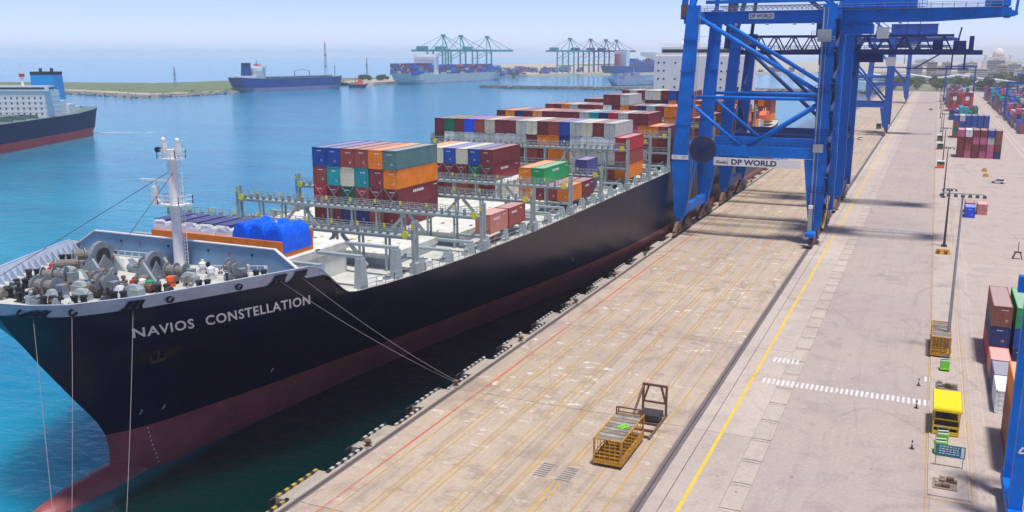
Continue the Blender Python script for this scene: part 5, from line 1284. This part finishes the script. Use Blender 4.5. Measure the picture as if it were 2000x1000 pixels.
# far terminal cranes
def far_crane(x, y, rz, label, up, group, m):
    r = empty('gantry_crane', (x, y, 0.8), rz, label, 'crane', group)
    for xx in (-15, 15):
        for yy in (-9, 9): f = MB(); f.bar((xx,yy,0),(xx,yy,46),2.2); f.build('leg', m, r, local=True)
    f = MB(); f.box(-52,64 if not up else 17,-2.6,2.6,44,47.4); f.build('girder', m, r, local=True)
    f = MB(); f.bar((15,-9,46),(11,0,70),1.5); f.bar((15,9,46),(11,0,70),1.5); f.box(8.5,13.5,-4,4,69,72); f.build('tower', m, r, local=True)
    f = MB(); f.bar((-15,0,46),(11,0,70),0.8); f.bar((-48,0,47),(11,0,71),0.5)
    if not up: f.bar((11,0,71),(40,0,47.4),0.8); f.bar((11,0,71),(60,0,47.4),0.8)
    f.build('stay', m, r, local=True)
    f = MB(); f.box(-40,-22,-4.5,4.5,47.4,53); f.build('machinery_house', m, r, local=True)
    for yy in (-9, 9): f = MB(); f.bar((-15,yy,16),(15,yy,16),1.6); f.bar((-15,yy,30),(15,yy,44),0.9); f.build('portal_beam', m, r, local=True)
    if up: f = MB(); f.bar((17,0,46),(24,0,104),2.4); f.build('boom', m, r, local=True)
    return r
for k, y_ in enumerate((1392, 1456, 1560)):
    far_crane(-765, y_, R(-4), 'teal gantry crane with lowered boom over the pale container ship', False, 'teal cranes over the pale container ship', M['teal'])
for k, (x_, y_) in enumerate(((-702,1825),(-700,1945),(-694,2030),(-690,2095))):
    far_crane(x_, y_, R(-18), 'distant hazy crane of the group beside the white superstructure', False, 'distant cranes beyond the pale container ship', M['teal'] if k == 0 else M['crane_dark'])
random.seed(21)
o = stuff_boxes('container_field', [(-860+random.uniform(0,120), 1500+k*26, 0.8, random.randint(5,10), random.choice([(2,4,3),(4,4,5),(1,3,2)]), 12.5) for k in range(22)] + [(-640+k*14+random.uniform(-20,20), 1985+k*9, 0.8, 4, random.choice([(2,3),(4,3),(1,2)]), 12.5) for k in range(26)], None, PAL)
tag(o, 'mass of stacked containers on the far terminal', kind='stuff')
# lattice radio mast and light towers on the spit
def lattice_mast(x, y, h, s, label, n=14):
    r = MB(); 
    for k in range(n):
        z0, z1 = h*k/n, h*(k+1)/n; a = s*(1-k/n*0.8); b_ = s*(1-(k+1)/n*0.8)
        for (i, j) in ((-1,-1),(1,-1),(1,1),(-1,1)): r.bar((i*a,j*a,z0),(i*b_,j*b_,z1),0.35)
        r.bar((-a,-a,z0),(b_,-b_,z1),0.22); r.bar((a,-a,z0),(b_,b_,z1),0.22); r.bar((-a,a,z0),(-b_,-b_,z1),0.22)
    o = r.build('radio_mast', M['lilac'], None, local=True); o.location = (x, y, 0.5); tag(o, label, 'mast')
    g_ = MB(); g_.box(-1.6,1.6,-1.6,1.6,h*0.62,h*0.66); g_.box(-1.2,1.2,-1.2,1.2,h*0.3,h*0.36); g_.build('antenna_platform', M['lilac'], o, local=True)
lattice_mast(-940, 1318, 60, 2.6, 'tall thin lattice radio mast behind the blue tanker')
lattice_mast(-905, 935, 24, 1.2, 'short lattice light mast on the green spit', 8)
lattice_mast(-840, 1290, 34, 1.4, 'slim light mast on the spit between the two ships', 8)
# ---------------------------------------------------------------- vegetation
def leaf_crown(n, rx, rz, seed):
    rnd = random.Random(seed); mb = MB()
    lobes = [(rnd.uniform(-0.55,0.55)*rx, rnd.uniform(-0.55,0.55)*rx, rnd.uniform(-0.35,0.45)*rz, rnd.uniform(0.4,0.62)) for _ in range(7)]
    for _ in range(n):
        lx, ly, lz, lr = rnd.choice(lobes); u = rnd.gauss(0,1); v = rnd.gauss(0,1); w_ = rnd.gauss(0,1); L = math.sqrt(u*u+v*v+w_*w_) or 1; q = rnd.random()**0.4
        c = Vector((lx+u/L*q*lr*rx, ly+v/L*q*lr*rx, lz+w_/L*q*lr*rz)); s = rnd.uniform(0.35,0.8)*rx*0.16
        a = Vector((rnd.uniform(-1,1),rnd.uniform(-1,1),rnd.uniform(-1,1))).normalized(); b_ = a.orthogonal().normalized()
        mb.add([c-a*s-b_*s*0.6, c+a*s-b_*s*0.5, c+a*s*0.9+b_*s*0.6, c-a*s*0.8+b_*s*0.7], [(0,1,2,3)])
    return mb
TREES = []
for i, (rx, rz, th) in enumerate(((5.5,4.5,5.0),(4.2,4.8,4.0),(6.5,4.2,4.5))):
    cm = leaf_crown(700, rx, rz, 40+i).build('crown', M['leaf'], None, local=True); cme = cm.data; bpy.data.objects.remove(cm)
    t = MB(); t.tube((0,0,-1),(0,0,th*0.6),0.45,8,r2=0.3)
    for k in range(5):
        a = k*1.3+i; t.tube((0,0,th*0.55),(math.cos(a)*rx*0.45,math.sin(a)*rx*0.45,th+rz*0.35),0.2,6,r2=0.06)
    tm = t.build('trunk', M['bark'], None, local=True); tme = tm.data; bpy.data.objects.remove(tm)
    TREES.append((cme, tme, th+rz*0.35))
def tree(x, y, z, s, kind, label, group):
    cme, tme, h_ = TREES[kind]
    r = empty('tree', (x, y, z), random.uniform(0, 6.28), label, 'tree', group); r.scale = (s, s, s*random.uniform(0.85,1.15))
    for nm, me, zz in (('trunk', tme, 0), ('crown', cme, h_)):
        o = bpy.data.objects.new(nm, me); C.objects.link(o); o.parent = r; o.location = (0,0,zz)
random.seed(31)
for k in range(46):
    x = -50+random.uniform(0, 150); y = 1180+random.uniform(0, 190)
    tree(x, y, -0.3, random.uniform(0.9, 1.7), k % 3, 'leafy green tree in the belt past the end of the quay', 'trees past the end of the quay')
for k in range(70):
    x = 60+random.uniform(0, 520); y = 1250+random.uniform(0, 700)
    tree(x, y, -0.3, random.uniform(1.1, 2.0), k % 3, 'hazy green tree among the buildings inland of the yard', 'trees inland of the yard')
for k in range(16):
    a = random.uniform(0, 1); tree(-815+a*45+random.uniform(-8,8), 1215+random.uniform(0,40)+a*20, -0.5, random.uniform(0.7,1.15), k % 3, 'bushy green tree on the spit right of the blue tanker', 'trees on the spit')
# ---------------------------------------------------------------- town behind the yard
M['town_white'] = mat('town_white', (0.62,0.6,0.57), 0.8, var=0.15, scale=0.05)
M['town_pink'] = mat('town_pink', (0.5,0.38,0.34), 0.8, var=0.15, scale=0.05)
M['town_grey'] = mat('town_grey', (0.36,0.37,0.38), 0.8, var=0.15, scale=0.05)
M['roofmetal'] = mat('roofmetal', (0.62,0.64,0.67), 0.5, var=0.1, scale=0.05)
def building(x, y, w_, d, h_, m, label, group='town buildings behind the yard', roof=False, nm='building'):
    r = empty(nm, (x, y, -0.3), 0, label, 'building', group)
    f = MB(); f.box(-w_/2,w_/2,0,d,0,h_); f.build('wall', m, r, local=True)
    if roof:
        f = MB(); f.prism([(-w_/2-0.6,h_),(0,h_+w_*0.08),(w_/2+0.6,h_)],1,-0.5,d+0.5); f.build('roof', M['roofmetal'], r, local=True)
    else:
        f = MB(); f.box(-w_/2-0.4,w_/2+0.4,-0.4,d+0.4,h_,h_+0.8); f.box(-w_/6,w_/6,d*0.3,d*0.6,h_+0.8,h_+3.6); f.build('roof', m, r, local=True)
    n = int(h_/3.4)
    for k in range(n):
        f = MB(); z = 1.2+k*3.4; f.box(-w_/2+0.8,w_/2-0.8,-0.06,0.1,z,z+1.3); f.build('window_band', M['glass'], r, local=True)
    return r
random.seed(8)
for k in range(46):
    y = random.uniform(1500, 3300); x = random.uniform(-60, 330)*(y/2000)+20; h_ = random.choice([9,12,15,18,22,28])
    building(x, y, random.uniform(14,34), random.uniform(12,25), h_, [M['town_white'],M['town_pink'],M['town_grey']][k%3], f'{["pale","pinkish","grey"][k%3]} flat-roofed town building in the haze behind the yard')
for (x, y, w_) in ((-40,1420,70),(30,1390,60),(-120,1560,80),(66,1210,46)):
    building(x, y, w_, 60, 9, M['town_white'], 'long white warehouse with low metal roof behind the tree belt', 'white warehouses behind the tree belt', True, 'warehouse')
db = empty('domed_building', (150, 2850, -6), 0, 'large pale building with white dome on the hazy skyline', 'building')
f = MB(); f.box(-38,38,0,40,0,28); f.box(-20,20,4,36,28,38); f.build('wall', M['town_white'], db, local=True)
f = MB(); f.lathe([(15,38),(15,46),(14.4,50),(12,55),(8,59),(3,61.5),(0.6,62.5),(0.4,67)], (0,20,0), 20); f.build('dome', M['town_white'], db, local=True, smooth=True)
for s in (-1, 1): f = MB(); f.lathe([(4,28),(4,42),(3.4,45),(1,47.5)], (s*30,20,0), 12); f.build('turret', M['town_white'], db, local=True)
# inland container rows as a mass
random.seed(13)
spots = []
for (x0, x1, ya, yb) in ((44,64,560,690),(44,64,720,1010),(72,94,430,560),(72,94,600,1000),(104,128,520,1000),(140,164,600,1050),(178,205,700,1050)):
    y = ya
    while y < yb:
        if random.random() < 0.9:
            nx = int((x1-x0)/2.75); spots.append((x0, y, 0.0, nx, tuple(random.choice([1,2,3,3,4,4]) for _ in range(5)), 12.3))
        y += 13.4
gr_ = stuff_boxes('container_block', [(10.3, 662.0, 0.0, 6, (1,2,3,3,2,3), 12.3), (10.3, 676.0, 0.0, 6, (2,2,3,1,2,3), 12.3)], None, ['green','teal','navy'])
tag(gr_, 'small green and teal container block in the yard', kind='stuff')
gr_ = stuff_boxes('container_block', [(10.3, 760.0, 0.0, 6, 5, 12.3), (10.3, 774.0, 0.0, 6, (5,4,5), 12.3)], None, ['maroon','maroon','maroon','red','white','brick red'])
tag(gr_, 'tall maroon and red container block farther down the yard', kind='stuff')
for k in range(14): spots.append((10.4, 815+k*13.6, 0.0, 6, tuple(random.choice([2,3,4,4,5]) for _ in range(6)), 12.3))
o = stuff_boxes('container_rows', spots, None, ['maroon','brick red','blue','navy','pink','light grey','bright blue','teal','purple','red','green'])
tag(o, 'inland rows of mixed coloured containers fading into haze', kind='stuff')
# the lone high container-carrier stack with a white bulk behind it
building(92, 1065, 16, 20, 26, M['town_pink'], 'pinkish tower building behind the inland container rows', 'town buildings behind the yard')
# ---------------------------------------------------------------- things on the quay and yard
def sag(p, q, s, n=14):
    p = Vector(p); q = Vector(q); return [p.lerp(q, i/n) - Vector((0,0,4*s*(i/n)*(1-i/n))) for i in range(n+1)]
bp_ = (QX+0.42, 99.7, 0.55)
for (Y, lb, e) in ((76.3, 'mooring line from the forward notch to the quay bollard', (-0.1,0,0)), (78.7, 'mooring line from the aft notch to the quay bollard', (0.1,0.1,0.12))):
    mb = MB(); mb.path(sag(on_hull(Y, 18.5, 0.15), Vector(bp_)+Vector(e), 0.6), 0.04, 6)
    tag(mb.build('mooring_line', M['rope']), 'taut '+lb, 'rope')
for (Y, z, end, lb) in ((56.5, 18.2, (QX+0.4,40.0,0.5), 'bow mooring line hanging nearest the stem'), (58.05, 18.6, (QX+0.5,40.2,0.5), 'bow mooring line falling from the small chock beside the stem notch'), (62.4, 18.2, (QX+0.4,45.0,0.5), 'bow mooring line crossing the first letter of the name')):
    mb = MB(); mb.path(sag(on_hull(Y, z, 0.15), end, 1.2), 0.028, 6); tag(mb.build('mooring_line', M['rope']), lb, 'rope')
# yellow cage trailer with A-frame rack
def cage(name, x, y, w_, d, h_, label, cat, roofm, framem, slats=7, rz=0.0, wheels=True, group=None):
    r = empty(name, (x, y, 0), rz, label, cat, group)
    f = MB(); f.box(-w_/2,w_/2,0,d,0.35,0.6); f.build('floor', framem, r, local=True)
    for (px_, py) in ((-w_/2,0),(w_/2-0.12,0),(-w_/2,d-0.12),(w_/2-0.12,d-0.12)):
        f = MB(); f.box(px_,px_+0.12,py,py+0.12,0.6,h_); f.build('post', framem, r, local=True)
    for (a, b_, c, e, nm) in ((-w_/2,w_/2,0.0,0.05,'front'),(-w_/2,w_/2,d-0.05,d,'back')):
        f = MB(); n = 6
        for z in (0.75, 1.15, 1.55): f.box(a+0.1,b_-0.1,c+0.01,e,z,z+0.09)
        for k in range(n): xx = a+0.2+(b_-a-0.4)*k/(n-1); f.box(xx-0.035,xx+0.035,c+0.012,e-0.005,0.6,h_)
        f.build('end_grille', framem, r, local=True)
    for xx in (-w_/2, w_/2-0.05):
        f = MB()
        for z in (0.6, 0.95, 1.3): f.box(xx+0.01,xx+0.05,0.1,d-0.1,z,z+0.1 if z > 0.7 else 1.0)
        for k in range(8): yy = 0.3+(d-0.6)*k/7; f.box(xx+0.005,xx+0.045,yy-0.03,yy+0.03,0.6,h_)
        f.build('side_grille', framem, r, local=True)
    f = MB(); f.box(-w_/2,w_/2,0,0.12,h_,h_+0.12); f.box(-w_/2,w_/2,d-0.12,d,h_,h_+0.12); f.box(-w_/2,-w_/2+0.12,0.12,d-0.12,h_,h_+0.1); f.box(w_/2-0.12,w_/2,0.12,d-0.12,h_,h_+0.1); f.build('roof_frame', framem, r, local=True)
    for k in range(slats):
        yy = 0.2+(d-0.4)*k/slats; f = MB(); f.box(-w_/2+0.14,w_/2-0.14,yy,yy+(d-0.4)/slats*0.82,h_+0.01,h_+0.07); f.build('roof_slat', roofm[k % len(roofm)], r, local=True)
    if wheels:
        for (px_, py) in ((-w_/2+0.15,0.8),(w_/2-0.35,0.8),(-w_/2+0.15,d-0.8),(w_/2-0.35,d-0.8)):
            f = MB(); f.tube((px_,py,0.3),(px_+0.22,py,0.3),0.3,12); f.build('wheel', M['tyre'], r, local=True)
    return r
M['roofwood'] = mat('roofwood', (0.24,0.2,0.15), 0.9, var=0.35, scale=1.2)
M['roofgrey'] = mat('roofgrey', (0.3,0.27,0.24), 0.9, var=0.35, scale=1.2)
M['rusty_yellow'] = mat('rusty_yellow', (0.55,0.27,0.02), 0.7, var=0.35, scale=1.8, stain=RUST, stain_amt=0.9, stain_scale=1.6)
cg = cage('cage_trailer', -27.5, 84.8, 3.1, 8.2, 3.0, 'rusty yellow cage trailer standing alone on the open apron', 'trailer', [M['roofwood'], M['roofgrey']], M['rusty_yellow'], 9)
f = MB()
for (a, b_) in (((-0.1,3.6),(0.5,4.6)),((0.3,3.4),(1.0,4.4)),((0.0,4.4),(0.9,3.9))): f.bar((a[0],a[1],3.1),(b_[0],b_[1],3.12),0.3,0.05)
f.build('roof_marking', M['mesh_green'], cg, local=True)
f = MB(); f.rail([(-1.4,7.3,3.1),(1.4,7.3,3.1)],0.8,0.06,2.8,1); f.rail([(-1.4,8.1,3.1),(1.4,8.1,3.1)],0.5,0.06,2.8,1); f.build('roof_rack', M['rustmetal'], cg, local=True)
# steel A-frame spreader cradle next to it
ar = empty('lashing_frame', (-26.9, 93.4, 0), 0, 'rusty steel A-frame cradle standing behind the cage trailer', 'frame')
f = MB()
for x in (-1.4, 1.4): f.bar((x,0,0.15),(x,7.6,0.15),0.22); 
for yy in (0.4, 2.2, 4.2, 6.0): f.bar((-1.4,yy,0.2),(1.4,yy,0.2),0.2)
f.build('base', M['rustmetal'], ar, local=True)
for yy in (7.2,):
    for x in (-1.4, 1.4): f = MB(); f.bar((x,yy,0.1),(x,yy,3.8),0.24); f.build('post', M['rustmetal'], ar, local=True)
    f = MB(); f.bar((-1.5,yy,3.8),(1.5,yy,3.8),0.26); f.bar((-1.4,yy,1.7),(1.4,yy,1.7),0.2); f.build('cross_bar', M['rustmetal'], ar, local=True)
    for s in (-1, 1): f = MB(); f.bar((s*0.15 if False else s*0.75,yy,3.7),(s*1.3,yy,1.8),0.22); f.build('strut', M['rustmetal'], ar, local=True)
f = MB(); f.bar((-1.4,7.2,3.6),(-1.4,1.2,0.3),0.24); f.build('strut', M['rustmetal'], ar, local=True)
f = MB(); f.box(-1.2,1.2,4.6,6.8,0.3,1.0); f.build('tool_box', M['greasymetal'], ar, local=True)
# the service island: crates, yellow hut, mesh carts, teal sign
cage('cage_trailer', 4.0, 137.6, 2.6, 8.6, 3.0, 'old wooden-roofed cage trailer beside the tall light pole', 'trailer', [M['roofgrey'], M['roofwood']], M['rusty_yellow'], 8)
hut = empty('generator_hut', (4.5, 108.0, 0), 0, 'bright yellow roofed generator hut on the service island', 'hut')
f = MB(); f.frus((-1.5,1.5,-0.2,6.2),(-1.42,1.42,-0.1,6.1),3.2,3.4); f.box(-1.5,1.5,-0.2,6.2,2.95,3.2); f.build('roof', M['brightyellow'], hut, local=True)
for (x, yy) in ((-1.35,0),(1.25,0),(-1.35,5.9),(1.25,5.9),(-1.35,3),(1.25,3)): f = MB(); f.box(x,x+0.12,yy,yy+0.12,0,2.95); f.build('post', M['yellow'], hut, local=True)
f = MB(); f.box(-1.35,1.37,0.02,0.1,1.0,1.25); f.box(-1.35,1.37,0.02,0.1,0.2,0.6); f.box(-1.35,1.37,0.02,0.1,1.9,2.05); f.build('panel', M['yellow'], hut, local=True)
f = MB(); f.box(-1.1,1.1,0.5,5.6,0.1,1.9); f.tube((0,2,1.9),(0,2,2.4),0.3,10); f.build('generator', M['greasymetal'], hut, local=True)
for s in (-1.36, 1.33): f = MB(); f.box(s,s+0.05,0.2,5.8,0.2,1.1); f.build('panel', M['yellow'], hut, local=True)
def gas_cart(x, y, label):
    r = empty('barrier_cart', (x, y, 0), 0, label, 'cart', 'green striped barrier carts')
    f = MB(); f.box(-0.6,0.6,0,1.3,0.3,0.5); f.box(-0.55,0.55,0.1,1.2,0.5,1.5); f.build('body', M['mesh_green'], r, local=True)
    for k in range(3): f = MB(); f.bar((-0.5,0.15+k*0.42,1.56),(0.5,0.35+k*0.42,1.56),0.16,0.06); f.build('stripe', M['white'] if k != 1 else M['dark'], r, local=True)
    for s in (-0.5, 0.5): f = MB(); f.tube((s-0.06,0.6,0.25),(s+0.06,0.6,0.25),0.25,10); f.build('wheel', M['tyre'], r, local=True)
    f = MB(); f.rail([(-0.55,1.25,0.5),(0.55,1.25,0.5)],1.4,0.04,1.1,1); f.build('handle', M['galv'], r, local=True)
gas_cart(4.2, 104.6, 'green striped barrier cart right in front of the yellow hut'); gas_cart(4.0, 102.2, 'green striped barrier cart next to the teal sign'); gas_cart(4.6, 131.5, 'green striped barrier cart by the wooden-roofed trailer')
sg = empty('notice_sign', (4.7, 99.4, 0), 0, 'teal notice board on two posts at the island end', 'sign')
for s in (-1.2, 1.35): f = MB(); f.tube((s,0,0),(s,0,2.4),0.05,8); f.build('post', M['galv'], sg, local=True)
f = MB(); f.box(-1.3,1.5,-0.06,-0.01,1.2,2.5); bd = f.build('board', M['signteal'], sg, local=True)
f = MB()
for z in (1.5, 1.75, 2.0, 2.25):
    x = -0.95
    while x < 0.9: w_ = random.uniform(0.12,0.3); f.box(x,x+w_,-0.075,-0.062,z,z+0.1); x += w_+0.1
f.box(1.1,1.4,-0.075,-0.062,1.3,2.4); f.build('lettering', M['letter'], bd, local=True)
pl_ = empty('rubble_pallet', (4.4, 93.6, 0), 0, 'pallet of brown scrap at the end of the service island', 'pallet')
f = MB(); f.box(-1.1,1.1,0,2.4,0,0.2); f.build('base', M['roofwood'], pl_, local=True)
random.seed(4)
for k in range(16): f = MB(); x = random.uniform(-1,0.6); y = random.uniform(0.1,1.8); f.box(x,x+random.uniform(.3,.7),y,y+random.uniform(.2,.6),0.2,0.25+random.uniform(.1,.4)); f.build('scrap', [M['rustmetal'],M['roofwood'],M['roofgrey']][k%3], pl_, local=True)
pl2 = empty('rubble_pallet', (4.8, 121.0, 0), 0, 'flat pallet of brown scrap behind the yellow hut', 'pallet')
f = MB(); f.box(-1.3,1.3,0,5.5,0,0.2); f.build('base', M['roofwood'], pl2, local=True)
for k in range(26): f = MB(); x = random.uniform(-1.2,0.6); y = random.uniform(0.1,4.8); f.box(x,x+random.uniform(.3,.8),y,y+random.uniform(.2,.6),0.2,0.25+random.uniform(.1,.6)); f.build('scrap', [M['rustmetal'],M['roofwood'],M['roofgrey']][k%3], pl2, local=True)
# island kerbs
for x in (2.95, 6.6):
    mb = MB(); mb.box(x-0.1,x+0.1,92,420,-0.01,0.14); o = mb.build('island_kerb', M['slab_light']); tag(o, 'low kerb edging the service island', kind='structure')
mb = MB(); mb.box(3.06,6.49,92,420,-0.01,0.1); o = mb.build('island_paving', M['yard']); tag(o, 'raised paving of the service island', kind='structure')
line('island_line', 2.5, 6.9, 91.2, 91.5, M['p_yellow_worn'], 0.004)
line('island_line', 6.72, 6.86, 91.6, 300, M['p_yellow_worn'], 0.004)
# gantry runway: two pale strips
for x in (7.5, 8.6):
    mb = MB(); mb.box(x-0.13,x+0.13,80,1100,-0.01,0.02); o = mb.build('runway_strip', M['slab_light']); tag(o, 'pale concrete runway strip beside the container row', kind='structure')
mb = MB(); mb.box(7.64,8.46,80,1100,-0.01,0.006); o = mb.build('runway_bed', M['road']); tag(o, 'grey bed between the runway strips', kind='structure')
mb = MB(); mb.box(6.9,9.3,196,209,-0.01,0.03); o = mb.build('paved_patch', M['slab_light']); tag(o, 'pale paved crossing over the gantry runway', kind='structure')
# light poles
def light_pole(x, y, h_, label, arm=2.6, n=6, m=None, r0=0.34):
    m = m or M['galv']
    r = empty('light_pole', (x, y, 0), 0, label, 'light pole', 'light poles along the service island')
    f = MB(); f.tube((0,0,0),(0,0,h_),r0,12,r2=r0*0.5); f.box(-0.6,0.6,-0.6,0.6,0,0.5); f.build('post', m, r, local=True)
    f = MB(); f.bar((-arm,0,h_),(arm,0,h_),0.12); f.bar((0,-0.9,h_-0.1),(0,0.9,h_-0.1),0.2); f.build('cross_arm', m, r, local=True)
    for k in range(n):
        xx = -arm+2*arm*k/(n-1); g_ = MB(); g_.frus((xx-0.26,xx+0.26,-0.34,0.14),(xx-0.2,xx+0.2,-0.2,0.1),h_-0.45,h_-0.1); g_.box(xx-0.22,xx+0.22,-0.32,0.12,h_-0.48,h_-0.45,1); g_.build('floodlight', [M['greasymetal'], M['white']], r, local=True)
light_pole(4.9, 140.8, 23.0, 'tall pale light pole beside the wooden-roofed trailer', 2.7, 7, None, 0.25)
light_pole(5.0, 222.0, 13.0, 'dark pole with crossarms near the orange barrier block', 1.3, 4, M['greasymetal'], 0.28)
for y, lb in ((300,'light pole between the dark crossarm pole and the green-orange kiosk'),(380,'light pole beside the small green and orange kiosk'),(470,'light pole between the green-brown kiosk and the brown kiosk'),(560,'light pole just past the blue yard block'),(680,'light pole beside the green and teal yard block'),(800,'light pole just past the tall maroon yard block'),(920,'light pole by the far pale blue yard gantry')):
    light_pole(5.2, y, 15.0, lb, 1.6, 4, M['greasymetal'], 0.22)
bb = empty('barrier_block', (4.7, 213.5, 0), 0, 'orange yellow barrier block at the foot of the dark pole', 'barrier')
f = MB(); f.frus((-1.5,1.5,-0.8,0.8),(-1.3,1.3,-0.4,0.4),0.1,1.1); f.build('body', M['rusty_yellow'], bb, local=True)
f = MB(); f.box(-1.2,-0.6,-0.86,-0.5,0.4,0.9); f.box(0.3,0.9,-0.86,-0.5,0.4,0.9); f.build('panel', M['rustmetal'], bb, local=True)
# island clutter further away
def kiosk(x, y, m1, m2, label):
    r = empty('kiosk', (x, y, 0), 0, label, 'kiosk')
    f = MB(); f.box(-1.3,1.3,0,3,0.1,1.5); f.build('lower_body', m1, r, local=True)
    f = MB(); f.box(-1.3,1.3,0.02,2.98,1.5,2.6); f.build('upper_body', m2, r, local=True)
    f = MB(); f.box(-1.45,1.45,-0.15,3.15,2.6,2.8); f.build('roof', M['white'], r, local=True)
    f = MB(); f.box(-0.8,0.8,-0.03,0.03,1.6,2.4); f.build('window', M['glass'], r, local=True)
kiosk(4.6, 378, M['orangepaint'], M['greenpaint'], 'small green and orange kiosk with white roof on the island')
kiosk(4.6, 455, M['rustmetal'], M['greenpaint'], 'small green and brown kiosk farther along the island')
kiosk(4.6, 500, M['rustmetal'], M['roofgrey'], 'small brown kiosk at the far part of the island')
# traffic cones on the roadway side
for (x, y, lb) in ((1.2,103.0,'dark traffic post beside the teal sign'),(1.4,116.0,'dark traffic post at the end of the white crossing'),(1.5,124.5,'dark traffic post at the end of the faded crossing')):
    f = MB(); f.lathe([(0.28,0),(0.28,0.05),(0.1,0.08),(0.06,1.0)], (0,0,0), 10); o = f.build('traffic_post', M['plastic_dark'], None, local=True); o.location = (x, y, 0); tag(o, lb, 'traffic post', 'traffic posts by the service island')
    b_ = MB(); b_.lathe([(0.1,0.5),(0.095,0.7)], (0,0,0), 10); b_.build('reflective_band', M['white'], o, local=True)
# vehicles
def car(x, y, rz, m, label, L=4.3, W=1.75):
    r = empty('parked_car', (x, y, 0), rz, label, 'car', 'vehicles on the terminal')
    f = MB(); f.prism([(-L/2,0.35),(L/2,0.35),(L/2,0.75),(L/2-0.9,0.95),(-L/2+0.3,0.98),(-L/2,0.85)],0,-W/2,W/2); f.build('body', m, r, local=True)
    f = MB(); f.add([(-W/2+0.08,-L/2+0.4,0.97),(W/2-0.08,-L/2+0.4,0.97),(W/2-0.08,L/2-1.2,0.96),(-W/2+0.08,L/2-1.2,0.96),(-W/2+0.25,-L/2+0.9,1.45),(W/2-0.25,-L/2+0.9,1.45),(W/2-0.25,L/2-2.0,1.45),(-W/2+0.25,L/2-2.0,1.45)], [(0,1,5,4),(1,2,6,5),(2,3,7,6),(3,0,4,7)]); f.build('window', M['glass'], r, local=True)
    f = MB(); f.box(-W/2+0.25,W/2-0.25,-L/2+0.9,L/2-2.0,1.44,1.5); f.build('roof', m, r, local=True)
    for sx_ in (-1, 1):
        for sy in (-1, 1): f = MB(); f.tube((sx_*(W/2-0.2),sy*L*0.3,0.32),(sx_*(W/2+0.01),sy*L*0.3,0.32),0.32,14); f.build('wheel', M['tyre'], r, local=True)
    for sx_ in (-1, 1): f = MB(); f.box(sx_*0.6-0.2,sx_*0.6+0.2,L/2-0.02,L/2+0.02,0.6,0.75); f.build('headlight', M['white'], r, local=True)
M['carwhite'] = mat('carwhite', (0.8,0.8,0.8), 0.25, var=0.02, coat=0.5); M['carred'] = mat('carred', (0.4,0.03,0.04), 0.3, var=0.02); M['cardark'] = mat('cardark', (0.05,0.05,0.06), 0.3, var=0.02)
car(21.9, 342, R(70), M['carwhite'], 'white car parked crosswise in the open yard'); car(-31.5, 490, R(20), M['carwhite'], 'white and dark car on the apron short of the third crane')
car(-1.2, 772, R(10), M['carred'], 'red car far along the roadway')
tr = empty('tractor_truck', (-27.0, 566, 0), 0, 'dark terminal tractor by the third crane leg', 'truck')
f = MB(); f.box(-1.3,1.3,0,2.2,0.6,3.0); f.build('cab', M['cardark'], tr, local=True)
f = MB(); f.box(-1.2,1.2,2.2,7,0.7,1.1); f.build('chassis', M['greasymetal'], tr, local=True)
for sx_ in (-1.1, 1.1):
    for yy in (0.9, 4.6, 5.8): f = MB(); f.tube((sx_-0.15,yy,0.5),(sx_+0.15,yy,0.5),0.5,12); f.build('wheel', M['tyre'], tr, local=True)
f = MB(); f.box(-1.1,1.1,-0.03,0.05,1.8,2.7); f.build('windscreen', M['glass'], tr, local=True)
for (x, y, lb) in ((19.1,375,'small orange block in the open yard behind the white car'),(18.9,359,'small orange block in the open yard nearer the white car'),(25.2,172.0,'orange block in the yard behind the green-topped stack')):
    f = MB(); f.frus((-0.9,0.9,-0.6,0.6),(-0.7,0.7,-0.4,0.4),0,1.0); o = f.build('yard_block', M['rusty_yellow'], None, local=True); o.location = (x, y, 0); tag(o, lb, 'block', 'orange blocks in the open yard')
    g_ = MB(); g_.bar((-0.4,0,1.0),(0.4,0,1.0),0.1,0.25); g_.build('lifting_eye', M['rustmetal'], o, local=True)
by = empty('trestle', (18.9, 215, 0), 0, 'small rusty trestle with upright standing in the yard', 'trestle')
for s in (-0.9, 0.9):
    for yy in (-0.7, 0.7): f = MB(); f.bar((s,yy,0),(s*0.5,yy*0.5,1.3),0.14); f.build('leg', M['rustmetal'], by, local=True)
f = MB(); f.box(-0.7,0.7,-0.5,0.5,1.3,1.5); f.tube((0,0,1.5),(0,0,3.6),0.08,8); f.build('top', M['rustmetal'], by, local=True)
# drain gratings on the apron
for x in (-34.0, -31.4):
    mb = MB()
    mb.box(x,x+1.5,80.0,83.6,-0.02,0.008)
    g_ = mb.build('apron_grating', M['concrete'], quay)
    for k in range(7): b_ = MB(); b_.box(x+0.1,x+1.4,80.2+k*0.48,80.38+k*0.48,0.008,0.02); b_.build('grating_bar', M['asphaltstrip'], g_)
# ---------------------------------------------------------------- haze over harbour and town
mb = MB(); mb.box(-11600, 11600, -11600, 11600, WZ-8, 90)
hz = mb.build('haze', []); hz['kind'] = 'stuff'; hz['label'] = 'thin pale sea haze over the harbour'
hm = bpy.data.materials.new('haze'); hm.use_nodes = True; hn = hm.node_tree.nodes; hl = hm.node_tree.links; hn.clear()
pv = hn.new('ShaderNodeVolumePrincipled'); pv.inputs['Color'].default_value = (0.92,0.96,1.0,1); pv.inputs['Density'].default_value = HAZE; pv.inputs['Anisotropy'].default_value = 0.0
ho = hn.new('ShaderNodeOutputMaterial'); hl.new(pv.outputs[0], ho.inputs['Volume'])
hz.data.materials.clear(); hz.data.materials.append(hm)
